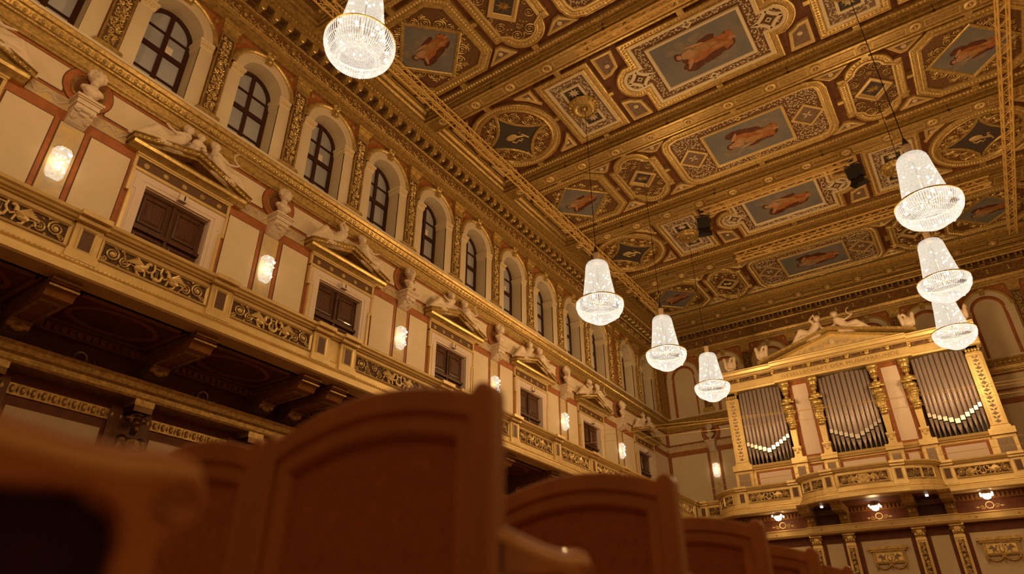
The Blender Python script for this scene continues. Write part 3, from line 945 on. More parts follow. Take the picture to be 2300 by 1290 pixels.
def small_fn(m):
    m.tube([(-0.12, 11.38, 0.24), (-0.10, 11.58, 0.26)], 0.10, 10, 0.115)
    m.ell((-0.09, 11.58, 0.26), (0.14, 0.08, 0.12), 10, 6); m.ell((-0.14, 11.36, 0.26), (0.16, 0.1, 0.15), 10, 6)
    head(m, (-0.05, 11.76, 0.28), 0.85, 1.0)
    m.tube([(0.03, 11.58, 0.3), (0.08, 11.42, 0.36)], 0.045, 8, 0.04); m.tube([(0.08, 11.42, 0.36), (-0.02, 11.36, 0.42)], 0.04, 8, 0.03)
    m.ell((-0.04, 11.355, 0.43), (0.035, 0.02, 0.025), 7, 4)
    m.tube([(-0.18, 11.58, 0.3), (-0.24, 11.45, 0.36), (-0.16, 11.36, 0.42)], 0.045, 8, 0.03)
fig3 = sculpt(small_fn, 0.018, 'leaning_statue', 'marble')
for i, d in enumerate(DV):
    n = len(DV) - 1 - i
    pair = ((figs[0], 'left', 'with bent knees'), (figs[1], 'right', 'with raised horn')) if i % 2 == 1 else ((figs[2], 'left', 'with raised arm'), (figs[3], 'right', 'resting one arm'))
    for me, sd, tx in pair:
        u = bpy.data.objects.new('reclining_statue', me); COL.objects.link(u)
        u.location = (XW, d, 0); u.rotation_euler = (0, 0, LW)
        tag(u, 'marble reclining woman %s, %s slope, %s door pediment from the organ' % (tx, sd, ORD[n]), 'statue', 'statues on the door pediments')
    if i == 1:
        u = bpy.data.objects.new('leaning_statue', fig3); COL.objects.link(u)
        u.location = (XW, d, 0); u.rotation_euler = (0, 0, LW)
        tag(u, 'white marble half-length figure leaning at the top of the nearest visible pediment', 'statue', 'statues on the door pediments')

# ------------------------------------------------------------------ wall sconces
def make_sconce():
    e = empty('wall_sconce')
    b = MB('wall')
    prof = [(-0.165, 0.02), (-0.15, 0.11), (-0.10, 0.17), (0, 0.19), (0.10, 0.17), (0.15, 0.11), (0.165, 0.02)]
    zs = [9.17, 9.22, 9.30, 9.78, 9.84]
    sc = [0.62, 0.85, 1.0, 1.0, 0.9]
    R = [[b.p(u * s, z, w * s) for u, w in prof] for z, s in zip(zs, sc)]
    for i in range(len(R) - 1):
        for k in range(len(prof) - 1):
            b.face(R[i][k], R[i][k + 1], R[i + 1][k + 1], R[i + 1][k])
    b.face(*R[0]); b.face(*R[-1][::-1])
    b.obj('crystal_shade', 'crystal_sconce', e)
    l = bpy.data.lights.new('bulb_light', 'POINT'); l.energy = SCONCE_W; l.color = LAMP_C; l.shadow_soft_size = 0.05
    q = bpy.data.objects.new('bulb_light', l); COL.objects.link(q); q.parent = e; q.location = (0, -0.11, 9.55)
    b = MB('wall'); q = random.Random(4)
    for k in range(26): b.ell((q.uniform(-0.13, 0.13), q.uniform(9.26, 9.80), 0.19), (0.022, 0.022, 0.016), 6, 4)
    b.obj('crystal_drops', 'bulb', e)
    b = MB('wall'); b.tube([(-0.16, 9.83, 0.02), (-0.145, 9.84, 0.11), (-0.09, 9.845, 0.165), (0, 9.85, 0.18), (0.09, 9.845, 0.165), (0.145, 9.84, 0.11), (0.16, 9.83, 0.02)], 0.012, 6)
    b.box(-0.04, 0.04, 9.84, 9.90, 0.0, 0.06)
    b.obj('bracket', 'gold', e)
    return e
sc0 = make_sconce()
for i, b in enumerate(BUSTS + ['E', 'F']):
    o = sc0 if i == 0 else tree(sc0)
    if b in ('E', 'F'):
        o.location = (-7.2 if b == 'E' else 7.2, YE, 0); o.rotation_euler = (0, 0, 0)
        tag(o, 'lit crystal wall sconce on the organ wall %s of the organ' % ('left' if b == 'E' else 'right'), 'wall lamp', 'crystal wall sconces')
    else:
        o.location = (XW, b, 0); o.rotation_euler = (0, 0, LW)
        tag(o, 'lit crystal sconce below the %s left wall bust from the organ' % ORD[len(BUSTS) - 1 - i], 'wall lamp', 'crystal wall sconces')
# ------------------------------------------------------------------ balcony along the left wall
RAIL = [(-0.30, 7.18), (-0.03, 7.18), (-0.02, 7.21), (0.03, 7.215), (0.04, 7.25), (0.09, 7.27), (0.10, 7.31), (0.07, 7.34), (-0.30, 7.34)]
DIE = [(-0.26, 6.68), (-0.07, 6.68), (-0.07, 7.20), (-0.26, 7.20)]
PLINTH = [(-0.36, 6.26), (0.07, 6.26), (0.10, 6.29), (0.10, 6.41), (0.06, 6.43), (0.02, 6.44), (0.01, 6.48), (0.035, 6.50), (0.03, 6.53), (-0.01, 6.54), (-0.01, 6.65), (-0.05, 6.70), (-0.26, 6.70)]
def rel_griffins(m, hl, z0=6.75, z1=7.05, w=-0.05, full=True):
    zc, h = (z0 + z1) / 2, z1 - z0
    t = 0.016
    x0 = 1.62 * h                                   # outer end of the griffins
    for s in (-1, 1):
        a = s * (hl - h * 0.50)
        m.spiral(a, zc + h * 0.07, h * 0.39, 2.0, PI / 2, s, t, w); m.ell((a, zc + h * 0.07, w), (h * 0.13, h * 0.13, 0.02), 8, 5)
        m.spiral(s * (hl - h * 0.17), zc - h * 0.33, h * 0.16, 1.4, PI, -s, t * 0.8, w)
        n = max(1, int((abs(a) - h * 0.4 - x0) / (h * 0.55) + 0.5))
        for k in range(n):
            c = s * (abs(a) - h * (0.72 + 0.62 * k))
            m.spiral(c, zc + (-1) ** (k + 1) * h * 0.16, h * 0.29, 1.7, PI / 2, s if k % 2 else -s, t * 0.95, w)
            for v in (-1, 1): m.leaf(c + s * h * 0.3, zc + v * h * 0.36, v * 1.2, h * 0.26, h * 0.16, w, 0.025)
        for q in range(6): m.leaf(a - s * h * (0.42 + 0.13 * q), zc + h * (0.44 - 0.16 * q), (PI * 0.7 if s > 0 else PI * 0.3) + q * 0.5, h * 0.24, h * 0.13, w, 0.025)
        if full:
            g = s * h * 1.02
            m.ell((g, zc - h * 0.13, w + 0.012), (h * 0.30, h * 0.20, 0.04), 10, 6)
            m.tube([(g, zc - h * 0.08, w + 0.012), (g - s * h * 0.34, zc + h * 0.06, w + 0.015)], h * 0.17, 8, h * 0.14)
            m.tube([(g - s * h * 0.34, zc + h * 0.05, w + 0.015), (g - s * h * 0.40, zc + h * 0.32, w + 0.015)], h * 0.13, 8, h * 0.10)
            m.ell((g - s * h * 0.50, zc + h * 0.35, w + 0.015), (h * 0.16, h * 0.10, 0.03), 8, 5)
            m.tube([(g - s * h * 0.36, zc, w), (g - s * h * 0.58, zc - h * 0.14, w), (g - s * h * 0.66, zc - h * 0.02, w)], h * 0.07, 6, h * 0.05)
            m.tube([(g - s * h * 0.30, zc - h * 0.05, w), (g - s * h * 0.40, zc - h * 0.46, w)], h * 0.075, 6, h * 0.055)
            m.tube([(g + s * h * 0.14, zc - h * 0.15, w), (g + s * h * 0.04, zc - h * 0.44, w), (g - s * h * 0.14, zc - h * 0.47, w)], h * 0.10, 6, h * 0.05)
            for q in range(6):
                m.tube([(g - s * h * 0.20, zc + h * 0.10, w + 0.02), (g + s * h * (0.22 + 0.10 * q), zc + h * (0.48 - 0.09 * q), w + 0.008)], h * 0.075, 5, h * 0.045)
            m.tube([(g + s * h * 0.28, zc - h * 0.10, w), (g + s * h * 0.5, zc - h * 0.05, w), (g + s * h * 0.62, zc - h * 0.28, w)], h * 0.04, 5, h * 0.06)
    if full:
        for s in (-1, 1):
            m.tube([(0, zc - h * 0.42, w + 0.01), (s * h * 0.23, zc - h * 0.32, w + 0.01), (s * h * 0.30, zc - h * 0.08, w + 0.01), (s * h * 0.18, zc + h * 0.14, w + 0.01), (s * h * 0.23, zc + h * 0.44, w + 0.01)], h * 0.085, 7, h * 0.06)
            m.tube([(s * h * 0.045, zc - h * 0.3, w), (s * h * 0.045, zc + h * 0.3, w)], 0.005, 4)
        m.tube([(-h * 0.22, zc + h * 0.30, w + 0.01), (h * 0.22, zc + h * 0.30, w + 0.01)], h * 0.045, 6)
        m.ell((0, zc - h * 0.38, w + 0.01), (h * 0.22, h * 0.13, 0.03), 10, 5)
    else:
        m.spiral(0.0, zc, h * 0.30, 1.6, 0, 1, t, w)
def rel_small(m, hl, z0=6.755, z1=7.045, w=-0.045):
    zc, h = (z0 + z1) / 2, z1 - z0
    for s in (-1, 1):
        for v in (-1, 1): m.spiral(s * hl * 0.48, zc + v * h * 0.24, min(h * 0.24, hl * 0.42), 1.4, PI / 2 * v, s * v, 0.009, w)
        for q in range(3): m.leaf(s * hl * 0.15, zc + (q - 1) * h * 0.3, PI / 2 * (1 + s), hl * 0.4, h * 0.12, w, 0.02)
    m.tube([(0, z0 + 0.02, w), (0, z1 - 0.02, w)], 0.01, 5)
def rel_arab(m, hl, z0=6.755, z1=7.045, w=-0.045):
    zc, h = (z0 + z1) / 2, z1 - z0
    n = max(2, round(2 * hl / (h * 0.9)))
    for i in range(n):
        u = -hl + (i + 0.5) * 2 * hl / n
        m.spiral(u, zc + (0.1 if i % 2 else -0.1) * h, h * 0.36, 1.8, PI / 2, 1 if i % 2 else -1, 0.011, w)
        for v in (-1, 1): m.leaf(u + hl / n, zc + v * h * 0.32, v * 1.0, h * 0.25, h * 0.13, w, 0.02)
RELC = {}
def relief_mesh(kind, hl):
    k = (kind, round(hl, 2))
    if k not in RELC:
        m = MB('wall')
        {'g': rel_griffins, 's': rel_small, 'a': rel_arab}[kind](m, hl)
        o = m.obj('relief', 'gold_pale'); RELC[k] = o.data; bpy.data.objects.remove(o)
    return RELC[k]
def bal_panel(parent, loc, rz, hl, kind):
    if hl < 0.12: return
    b = MB('wall')
    L = rect(-hl - 0.05, hl + 0.05, 6.705, 7.095)
    b.mold(L, [(0, -0.07), (0.0, -0.03), (0.02, -0.02), (0.05, -0.055)])
    f = b.obj('panel_frame', 'gold_pale', parent); f.location = loc; f.rotation_euler = (0, 0, rz)
    b = MB('wall'); b.box(-hl, hl, 6.75, 7.05, -0.07, -0.064)
    g = b.obj('panel_ground', 'relief_ground', parent); g.location = loc; g.rotation_euler = (0, 0, rz)
    o = bpy.data.objects.new('panel_relief', relief_mesh(kind, hl)); COL.objects.link(o); o.parent = parent; o.location = loc; o.rotation_euler = (0, 0, rz)
pm = MB('wall')
pm.box(-0.21, 0.21, 6.68, 7.20, -0.2, -0.01)
pm.mold(rect(-0.13, 0.13, 6.70, 7.11), [(0, -0.01), (0, 0.012), (0.015, 0.015), (0.04, -0.004)])
pm.box(-0.24, 0.24, 6.54, 6.66, -0.1, 0.03); pm.box(-0.23, 0.23, 6.66, 6.70, -0.1, 0.012)
pm.prism(rect(-0.235, 0.235, 7.18, 7.345), -0.28, 0.075); pm.prism(rect(-0.235, 0.235, 7.26, 7.345), 0.075, 0.15)
po = pm.obj('pedestal', 'gold_pale'); PEDM = po.data; bpy.data.objects.remove(po)
pm = MB('wall'); pm.box(-0.09, 0.09, 6.74, 7.07, -0.005, -0.001)
po = pm.obj('pedestal_inlay', 'frieze_brown'); PEDI = po.data; bpy.data.objects.remove(po)
def bal_ped(parent, loc, rz):
    for nm, me in (('pedestal', PEDM),):
        o = bpy.data.objects.new(nm, me); COL.objects.link(o); o.parent = parent; o.location = loc; o.rotation_euler = (0, 0, rz)
        q = bpy.data.objects.new('pedestal_inlay', PEDI); COL.objects.link(q); q.parent = o
XB = -7.15
bal = empty('side_balcony', (XB, 0, 0), LW, 'long gilded balcony with griffin and lyre reliefs along the left wall', 'balcony')
def strip(parent, u0, u1):
    for nm, prof in (('handrail', RAIL), ('balustrade', DIE), ('plinth', PLINTH)):
        b = MB('wall'); b.extr([(z, o) for o, z in prof], u0, u1)
        if nm == 'plinth': b.beads([(u0, 6.51), (u1, 6.51)], 0, 0.07, 0.04, 0.035, closed=False)
        b.obj(nm, 'gold_pale', parent)
strip(bal, -4.0, 30.0 + 0.0)
PB = [-3.64, -1.27, 1.09, 3.45, 5.82, 8.20, 8.94, 12.20, 12.94, 15.36, 17.74, 20.12, 22.5, 24.88, 27.25, 29.62]
for a in PB: bal_ped(bal, (a, 0, 0), 0)
for a, b in zip(PB[:-1], PB[1:]):
    hl = (b - a) / 2 - 0.28
    bal_panel(bal, ((a + b) / 2, 0, 0), 0, hl, 's' if hl < 0.3 else 'g')
# soffit with beams and consoles
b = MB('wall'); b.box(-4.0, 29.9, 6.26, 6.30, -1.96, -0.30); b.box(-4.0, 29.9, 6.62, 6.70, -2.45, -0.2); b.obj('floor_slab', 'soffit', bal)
b = MB('wall')
for a, c in zip(PB[:-1], PB[1:]):
    if c - a > 1.2:
        mid = (a + c) / 2; hl = (c - a) / 2 - 0.3
        RR = [(mid + hl * 0.86 * math.cos(t), -1.06 + 0.52 * math.sin(t)) for t in [2 * PI * k / 28 for k in range(28)]]
        pts = [(x, y) for x, y in RR]
        for q0, q1 in (((0.0, 0.05)),):
            A = [b.p(x, 6.262, y) for x, y in pts]
            B = [b.p(x, 6.235, y) for x, y in pts]
            C = [b.p(mid + (x - mid) * 0.88, 6.235, -1.06 + (y + 1.06) * 0.84) for x, y in pts]
            D = [b.p(mid + (x - mid) * 0.88, 6.262, -1.06 + (y + 1.06) * 0.84) for x, y in pts]
            for i in range(28):
                j = (i + 1) % 28
                b.face(A[i], A[j], B[j], B[i]); b.face(B[i], B[j], C[j], C[i]); b.face(C[i], C[j], D[j], D[i])
        for z_, w_ in ((-0.38, -0.46), (-1.66, -1.74)): b.box(mid - hl, mid + hl, 6.235, 6.262, w_, z_)
        for s in (-1, 1): b.box(mid + s * hl - 0.04, mid + s * hl + 0.04, 6.235, 6.262, -1.74, -0.38)
b.obj('soffit_moulding', 'soffit_gold', bal)
bm0 = MB('wall')
bm0.extr([(6.26, -0.13), (6.17, -0.15), (6.15, -0.20), (6.03, -0.26), (5.98, -0.28), (5.98, -1.95), (6.26, -1.95)], -0.21, 0.21)
bb = bm0.obj('support_beam', 'soffit_gold'); BEAMM = bb.data; bpy.data.objects.remove(bb)
bm1 = MB('wall')
bm1.mold(rect(-0.15, 0.15, -1.75, -0.42), [(0, 0)]) if False else None
cm = MB('wall')
cm.extr([(5.98, -1.95), (5.98, -1.42), (5.94, -1.40), (5.90, -1.46), (5.84, -1.50), (5.76, -1.66), (5.72, -1.80), (5.72, -1.95)], -0.17, 0.17)
cm.ell((0, 5.86, -1.50), (0.12, 0.09, 0.05), 8, 5)
cc = cm.obj('console', 'gold_deep'); CONM = cc.data; bpy.data.objects.remove(cc)
fr_ = MB('wall')
for a0, a1, b0, b1 in ((-0.18, -0.12, -1.9, -0.42), (0.12, 0.18, -1.9, -0.42), (-0.12, 0.12, -0.50, -0.42), (-0.12, 0.12, -1.9, -1.82)): fr_.box(a0, a1, 5.955, 5.98, b0, b1)
for z_, w_ in ((6.19, -0.12), (6.10, -0.17)): fr_.box(-0.22, 0.22, z_, z_ + 0.03, -1.9, w_ + 0.02)
fro = fr_.obj('beam_moulding', 'gold_deep'); FRM = fro.data; bpy.data.objects.remove(fro)
for a in PB[1:]:
    o = bpy.data.objects.new('beam_moulding', FRM); COL.objects.link(o); o.parent = bal; o.location = (a, 0, 0)
    o = bpy.data.objects.new('support_beam', BEAMM); COL.objects.link(o); o.parent = bal; o.location = (a, 0, 0)
    o = bpy.data.objects.new('console', CONM); COL.objects.link(o); o.parent = bal; o.location = (a, 0, 0)
# wall under the balcony, entablature, caryatids
XL = -9.1
CAR = [3.38 + 2.37 * k for k in range(-2, 12)]
m = MB('wall'); m.face(m.p(Y0, ZF, 0), m.p(YE, ZF, 0), m.p(YE, 6.65, 0), m.p(Y0, 6.65, 0))
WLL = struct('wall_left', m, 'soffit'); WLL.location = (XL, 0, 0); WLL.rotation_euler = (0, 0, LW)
b = MB('wall')
for a, c in zip(CAR[:-1], CAR[1:]): b.box(a + 0.45, c - 0.45, 1.6, 4.76, 0, 0.012)
b.obj('plaster_panel', 'cream', WLL)
b = MB('wall'); b.box(-3, YE, 4.93, 5.12, 0, 0.03); b.eggs([(1.5, 5.025), (22, 5.025)], 0.16, 0.045, 0.075, 0.03, 0.04); b.obj('egg_band', 'gold_deep', WLL)
b = MB('wall')
for c in CAR: b.box(c - 0.38, c + 0.38, ZF, 5.2, 0, 0.05)
b.obj('backing_pilaster', 'dado_red', WLL)
m = MB('wall')
m.extr([(5.30, 0.0), (5.30, 0.40), (5.34, 0.42), (5.42, 0.43), (5.46, 0.48), (5.54, 0.50), (5.60, 0.54), (5.60, 0.0)], -4, 29.5)
T5 = struct('trim_5', m, 'gold_deep'); T5.location = (XL, 0, 0); T5.rotation_euler = (0, 0, LW)
b = MB('wall')
for c in CAR: b.box(c - 0.18, c + 0.18, 5.19, 5.30, 0, 0.42)
b.obj('cornice_block', 'gold_deep', T5)
b = MB('wall')
b.box(-4, 29.5, 6.08, 6.26, 0, 0.16)
for k in range(250):
    u = -3 + k * 0.13
    if u < 29.4: b.box(u, u + 0.07, 6.10, 6.20, 0.16, 0.21)
b.obj('dentil_row', 'soffit_gold', T5)
for a, c in zip(PB[3:-1], PB[4:]):
    if c - a > 1:
        b = MB('wall'); mid = (a + c) / 2
        b.tube(circle3 := [(mid + 0.11 * math.cos(t), 5.83 + 0.11 * math.sin(t), 0.03) for t in [2 * PI * k / 14 for k in range(14)]], 0.022, 5, closed=True)
        for s in (-1, 1): b.spiral(mid + s * 0.2, 5.80, 0.07, 1.2, 0, s, 0.014, 0.02)
        b.obj('wreath', 'gold_deep', T5)
def caryatid_fn(m):
    head(m, (0, 4.90, 0.28), 1.0, 0.2, True)
    m.ell((0, 5.06, 0.26), (0.13, 0.06, 0.12), 12, 6)
    for s in (-1, 1):
        m.ell((s * 0.15, 4.98, 0.26), (0.06, 0.06, 0.06), 8, 6)
        m.ell((s * 0.17, 4.58, 0.26), (0.10, 0.10, 0.10), 10, 6)
        m.tube([(s * 0.20, 4.58, 0.27), (s * 0.24, 4.32, 0.32), (-s * 0.10, 4.34 + 0.04 * s, 0.43)], 0.062, 8, 0.045)
        m.ell((-s * 0.14, 4.35 + 0.04 * s, 0.43), (0.06, 0.035, 0.03), 8, 5)
    m.tube([(0, 4.60, 0.25), (0, 4.30, 0.25), (0, 4.05, 0.24)], 0.19, 12, 0.15)
    m.ell((0.08, 4.50, 0.36), (0.09, 0.08, 0.05), 8, 5); m.ell((-0.08, 4.50, 0.36), (0.09, 0.08, 0.05), 8, 5)
    m.tube([(0, 4.08, 0.24), (0, 3.9, 0.24), (0, 3.2, 0.24)], 0.17, 10, 0.14)
cary = sculpt(caryatid_fn, 0.02, 'caryatid', 'bronze')
hm = MB('wall')
hm.prism([(-0.16, 3.25), (0.16, 3.25), (0.11, 1.4), (-0.11, 1.4)], 0.12, 0.38); hm.box(-0.2, 0.2, ZF, 1.4, 0.05, 0.44); hm.box(-0.17, 0.17, 5.08, 5.19, 0.05, 0.42)
hmo = hm.obj('pillar', 'bronze'); hmd = hmo.data; bpy.data.objects.remove(hmo)
for i, c in enumerate(CAR[2:7]):
    e = empty('caryatid', (XL, c, 0), LW, 'dark bronze caryatid with folded arms under the left balcony, %s along the wall' % ORD[i], 'statue', 'caryatids under the left balcony')
    for nm, me in (('figure', cary), ('pillar', hmd)):
        o = bpy.data.objects.new(nm, me); COL.objects.link(o); o.parent = e

# ------------------------------------------------------------------ gallery in front of the organ
gal = empty('organ_gallery', (0, 0, 0), 0, 'curved gilded gallery with lyre reliefs in front of the organ', 'balcony')
half = [(-7.15, 29.98), (-6.2, 29.98)] + arc(-4.86, 30.0, 1.22, PI, PI * 1.5, 10, 1.9) + [(-2.42, 28.1), (-2.38, 27.92), (-2.25, 27.62), (-2.0, 27.38), (-1.7, 27.22), (-1.35, 27.12), (-0.9, 27.04), (-0.45, 27.0), (0, 26.99)]
gp = half + [(-x, y) for x, y in half[-2::-1]]
for nm, prof in (('handrail', RAIL), ('balustrade', DIE), ('plinth', PLINTH)):
    b = MB('xyz'); b.path(gp, prof); b.obj(nm, 'gold_pale', gal)
def gal_at(x, y, ang): return ((x, y, 0), ang)
GPED = [(-4.67, 28.1, 0), (-2.58, 28.1, 0), (-1.17, 27.08, -0.16), (1.17, 27.08, 0.16), (2.58, 28.1, 0), (4.67, 28.1, 0), (-6.98, 29.98, 0), (6.98, 29.98, 0)]
for x, y, a in GPED: bal_ped(gal, (x, y, 0), a)
GPAN = [(-3.62, 28.1, 0, 0.80, 'g'), (3.62, 28.1, 0, 0.80, 'g'), (0, 27.0, 0, 0.80, 'g'), (-6.5, 29.98, 0, 0.22, 'a'), (6.5, 29.98, 0, 0.22, 'a'),
        (-1.62, 27.20, -0.30, 0.20, 'a'), (1.62, 27.20, 0.30, 0.20, 'a'), (-2.06, 27.43, -0.72, 0.20, 'a'), (2.06, 27.43, 0.72, 0.20, 'a'),
        (-5.30, 28.22, -0.52, 0.22, 'a'), (5.30, 28.22, 0.52, 0.22, 'a'), (-5.70, 28.62, -0.95, 0.22, 'a'), (5.70, 28.62, 0.95, 0.22, 'a')]
for x, y, a, hl, k in GPAN: bal_panel(gal, (x, y, 0), a, hl, k)
b = MB('xyz')
poly = [(x, y + 0.1) for x, y in gp] + [(7.15, 33.4), (-7.15, 33.4)]
A = [b.p(x, y, 6.27) for x, y in poly]; B = [b.p(x, y, 6.6) for x, y in poly]
b.face(*A[::-1]); b.face(*B)
for i in range(len(poly)): b.face(A[i], A[(i + 1) % len(poly)], B[(i + 1) % len(poly)], B[i])
b.obj('floor_slab', 'soffit', gal)
# railing wires over the gallery
for k, z in enumerate((7.62, 7.9)):
    b = MB('xyz'); b.tube([(x * 0.995, y + 0.16, z) for x, y in gp], 0.009, 4); b.obj('safety_wire', 'truss', gal)

# ------------------------------------------------------------------ organ
OY = 28.8
org = empty('pipe_organ', (0, OY, 0), 0, 'large gilded pipe organ case with three fields of grey pipes and a pediment', 'organ')
def op(b, nm, mt, par=None, smooth=False): return b.obj(nm, mt, par or org, smooth)
b = MB('wall')
b.box(-4.86, 4.86, 6.6, 12.35, -4.66, -0.35)
op(b, 'case_body', 'soffit')
b = MB('wall')                                # dado
b.extr([(7.0, -0.3), (7.0, 0.02), (8.10, 0.02), (8.12, 0.10), (8.18, 0.12), (8.20, 0.16), (8.27, 0.18), (8.30, 0.14), (8.31, -0.3)], -4.9, 4.9)
for c in (-4.57, 4.57): b.box(c - 0.36, c + 0.36, 7.0, 8.10, 0, 0.17)
for c in (-4.57, 4.57): b.box(c - 0.40, c + 0.40, 8.10, 8.32, 0, 0.28)
for c in (-2.28, -1.15, 1.15, 2.28):
    b.box(c - 0.26, c + 0.26, 7.0, 8.10, 0, 0.17); b.box(c - 0.30, c + 0.30, 8.10, 8.32, 0, 0.28)
op(b, 'dado', 'gold_pale')
for u0, u1 in ((-4.0, -2.72), (2.72, 4.0), (-0.75, 0.75), (-1.88, -1.52), (1.52, 1.88)):
    b = MB('wall'); ml = MB('wall')
    ml.box(u0 - 0.07, u1 + 0.07, 7.1, 8.02, 0.02, 0.03); b.box(u0, u1, 7.1, 7.95, 0.03, 0.045)
    ml.mold(rect(u0 - 0.07, u1 + 0.07, 7.1, 8.02), [(0, 0.02), (0, 0.05), (-0.03, 0.05), (-0.03, 0.02)])
    f = op(b, 'dado_panel', 'white'); op(ml, 'dado_panel_border', 'red', f)
for c in (-4.57, 4.57, -2.28, -1.15, 1.15, 2.28):
    b = MB('wall'); h_ = 0.24 if abs(c) > 4 else 0.15
    b.box(c - h_, c + h_, 7.1, 7.98, 0.17, 0.176); op(b, 'pedestal_inlay', 'plaque_grey')
# outer pilasters
for s in (-1, 1):
    b = MB('wall'); c = s * 4.57
    b.box(c - 0.27, c + 0.27, 8.42, 11.22, -0.3, 0.12); b.box(c - 0.31, c + 0.31, 8.32, 8.42, -0.3, 0.17)
    b.mold(rect(c - 0.25, c + 0.25, 8.46, 11.18), [(0, 0.12), (0.01, 0.145), (0.05, 0.145), (0.06, 0.125)])
    f = op(b, 'outer_pilaster', 'gold_pale')
    b = MB('wall'); b.off = (c, 0, 0)
    z = 8.6
    while z < 11.0:
        b.ell((0, z, 0.13), (0.05, 0.07, 0.012), 7, 4)
        for q in (-1, 1):
            b.leaf(0, z + 0.1, PI / 2 + q * 0.9, 0.15, 0.07, 0.126, 0.015); b.leaf(0, z - 0.02, PI / 2 + q * 1.4, 0.12, 0.05, 0.126, 0.015)
        z += 0.29
    op(b, 'painted_ornament', 'plaque_grey', f)
    b = MB('wall'); b.off = (c, 0, 0)
    b.box(-0.24, 0.24, 11.22, 11.27, -0.3, 0.16); b.box(-0.33, 0.33, 11.47, 11.54, -0.3, 0.24)
    for k in range(5): b.ell((-0.2 + 0.1 * k, 11.33, 0.16), (0.06, 0.09, 0.06), 6, 5)
    for q in (-1, 1):
        b.spiral(q * 0.26, 11.42, 0.08, 1.4, PI / 2, q, 0.025, 0.22); b.box(-0.26, 0.26, 11.27, 11.47, -0.3, 0.14)
    op(b, 'capital', 'gold', f)
# figure pillars
def pillar(b):
    b.box(-0.16, 0.16, 8.32, 8.36, 0.0, 0.27); b.box(-0.14, 0.14, 8.36, 8.68, 0.0, 0.24)
    b.spiral(-0.09, 8.60, 0.05, 1.3, 0, 1, 0.014, 0.25); b.spiral(0.09, 8.60, 0.05, 1.3, PI, -1, 0.014, 0.25); b.ell((0, 8.52, 0.24), (0.07, 0.06, 0.03), 8, 5)
    b.box(-0.165, 0.165, 8.68, 8.76, 0.0, 0.27)
    b.prism([(-0.10, 8.76), (0.10, 8.76), (0.15, 10.35), (-0.15, 10.35)], 0.0, 0.24)
def pillar_fig(b):
    for k in range(10):
        z = 9.55 + 0.10 * k
        b.ell((0.05 * math.sin(k * 1.3), z, 0.23), (0.15 + 0.010 * k, 0.10, 0.09), 9, 5)
    for k in range(7): b.tube([(-0.16 + 0.053 * k, 10.45, 0.30), (-0.13 + 0.043 * k, 9.85, 0.30), (-0.10 + 0.033 * k, 9.45, 0.27)], 0.022, 5, 0.012)
    b.ell((0, 10.42, 0.22), (0.22, 0.15, 0.14), 10, 6)
    b.tube([(-0.22, 10.74, 0.22), (-0.25, 10.58, 0.30), (0.10, 10.55, 0.38)], 0.055, 8, 0.045); b.tube([(0.22, 10.74, 0.22), (0.25, 10.6, 0.30), (-0.10, 10.63, 0.38)], 0.055, 8, 0.045)
    b.ell((0, 10.70, 0.22), (0.22, 0.14, 0.14), 10, 6)
    b.ell((0, 11.00, 0.27), (0.095, 0.13, 0.11), 10, 7); b.ell((0, 11.05, 0.20), (0.14, 0.13, 0.12), 10, 6); b.ell((0, 10.98, 0.38), (0.018, 0.03, 0.02), 6, 4)
    b.tube([(0, 10.92, 0.22), (0, 10.78, 0.22)], 0.07, 8)
    b.lathe([(0.12, 11.14), (0.17, 11.17), (0.14, 11.24), (0.18, 11.30), (0.15, 11.34)], (0, 0.18), 14)
    b.box(-0.19, 0.19, 11.34, 11.54, 0, 0.33)
for c in (-2.28, -1.15, 1.15, 2.28):
    b = MB('wall'); b.off = (c, 0, 0); pillar(b); f = op(b, 'figure_pillar', 'gold_pale')
    b = MB('wall'); b.off = (c, 0, 0); pillar_fig(b); op(b, 'figure', 'gold', f, True)
# cream fields between the pillars
for s in (-1, 1):
    b = MB('wall'); b.box(s * 1.715 - 0.44, s * 1.715 + 0.44, 8.32, 11.54, -0.3, 0.0); f = op(b, 'red_field', 'red')
    b = MB('wall'); b.box(s * 1.715 - 0.29, s * 1.715 + 0.29, 8.42, 11.38, 0, 0.02); op(b, 'cream_field', 'white', f)
# pipes
def pipe_mesh(r, zm, zt):
    b = MB('xyz')
    n = 14
    b.lathe([(r * 0.22, 8.33), (r * 0.98, zm - 0.02)], (0, 0), n)
    pr = [(r, zm + 0.19), (r, zt)]
    b.lathe([(r * 0.93, zm), (r * 0.93, zm + 0.2), (r, zm + 0.21), (r, zt)], (0, 0), n)
    return b
for g, (u0, u1) in enumerate(((-4.28, -2.50), (-0.96, 0.96), (2.50, 4.28))):
    rs = [0.062 + 0.0045 * (5 - abs(5 - k)) + (0.006 if k == 5 else 0) for k in range(11)]
    tot = sum(2 * r for r in rs); gap = ((u1 - u0) - tot) / 11
    u = u0 + gap / 2
    for k in range(11):
        r = rs[k] + gap * 0.24
        c = u + rs[k]; u += 2 * rs[k] + gap
        zm = 8.72 + 0.075 * abs(5 - k) + (0.02 * (k - 5) if k > 5 else 0.0)
        b = pipe_mesh(r, zm, 11.50 - 0.012 * abs(5 - k))
        o = b.obj('organ_pipe', 'pipe', org, True, (c, -0.02, 0))
        q = MB('wall')
        w = r * 1.02
        q.box(-w * 0.82, w * 0.82, zm + 0.02, zm + 0.15 + r * 0.4, r * 0.7, r * 1.02)
        q.obj('pipe_mouth', 'pipe_lip' , o)
        q = MB('wall'); q.box(-w * 0.82, w * 0.82, zm - 0.012, zm + 0.012, r * 0.7, r * 1.03); q.obj('mouth_slot', 'black', o)
    b = MB('wall'); b.box(u0, u1, 8.3, 11.54, -0.34, -0.30); op(b, 'pipe_recess', 'black')
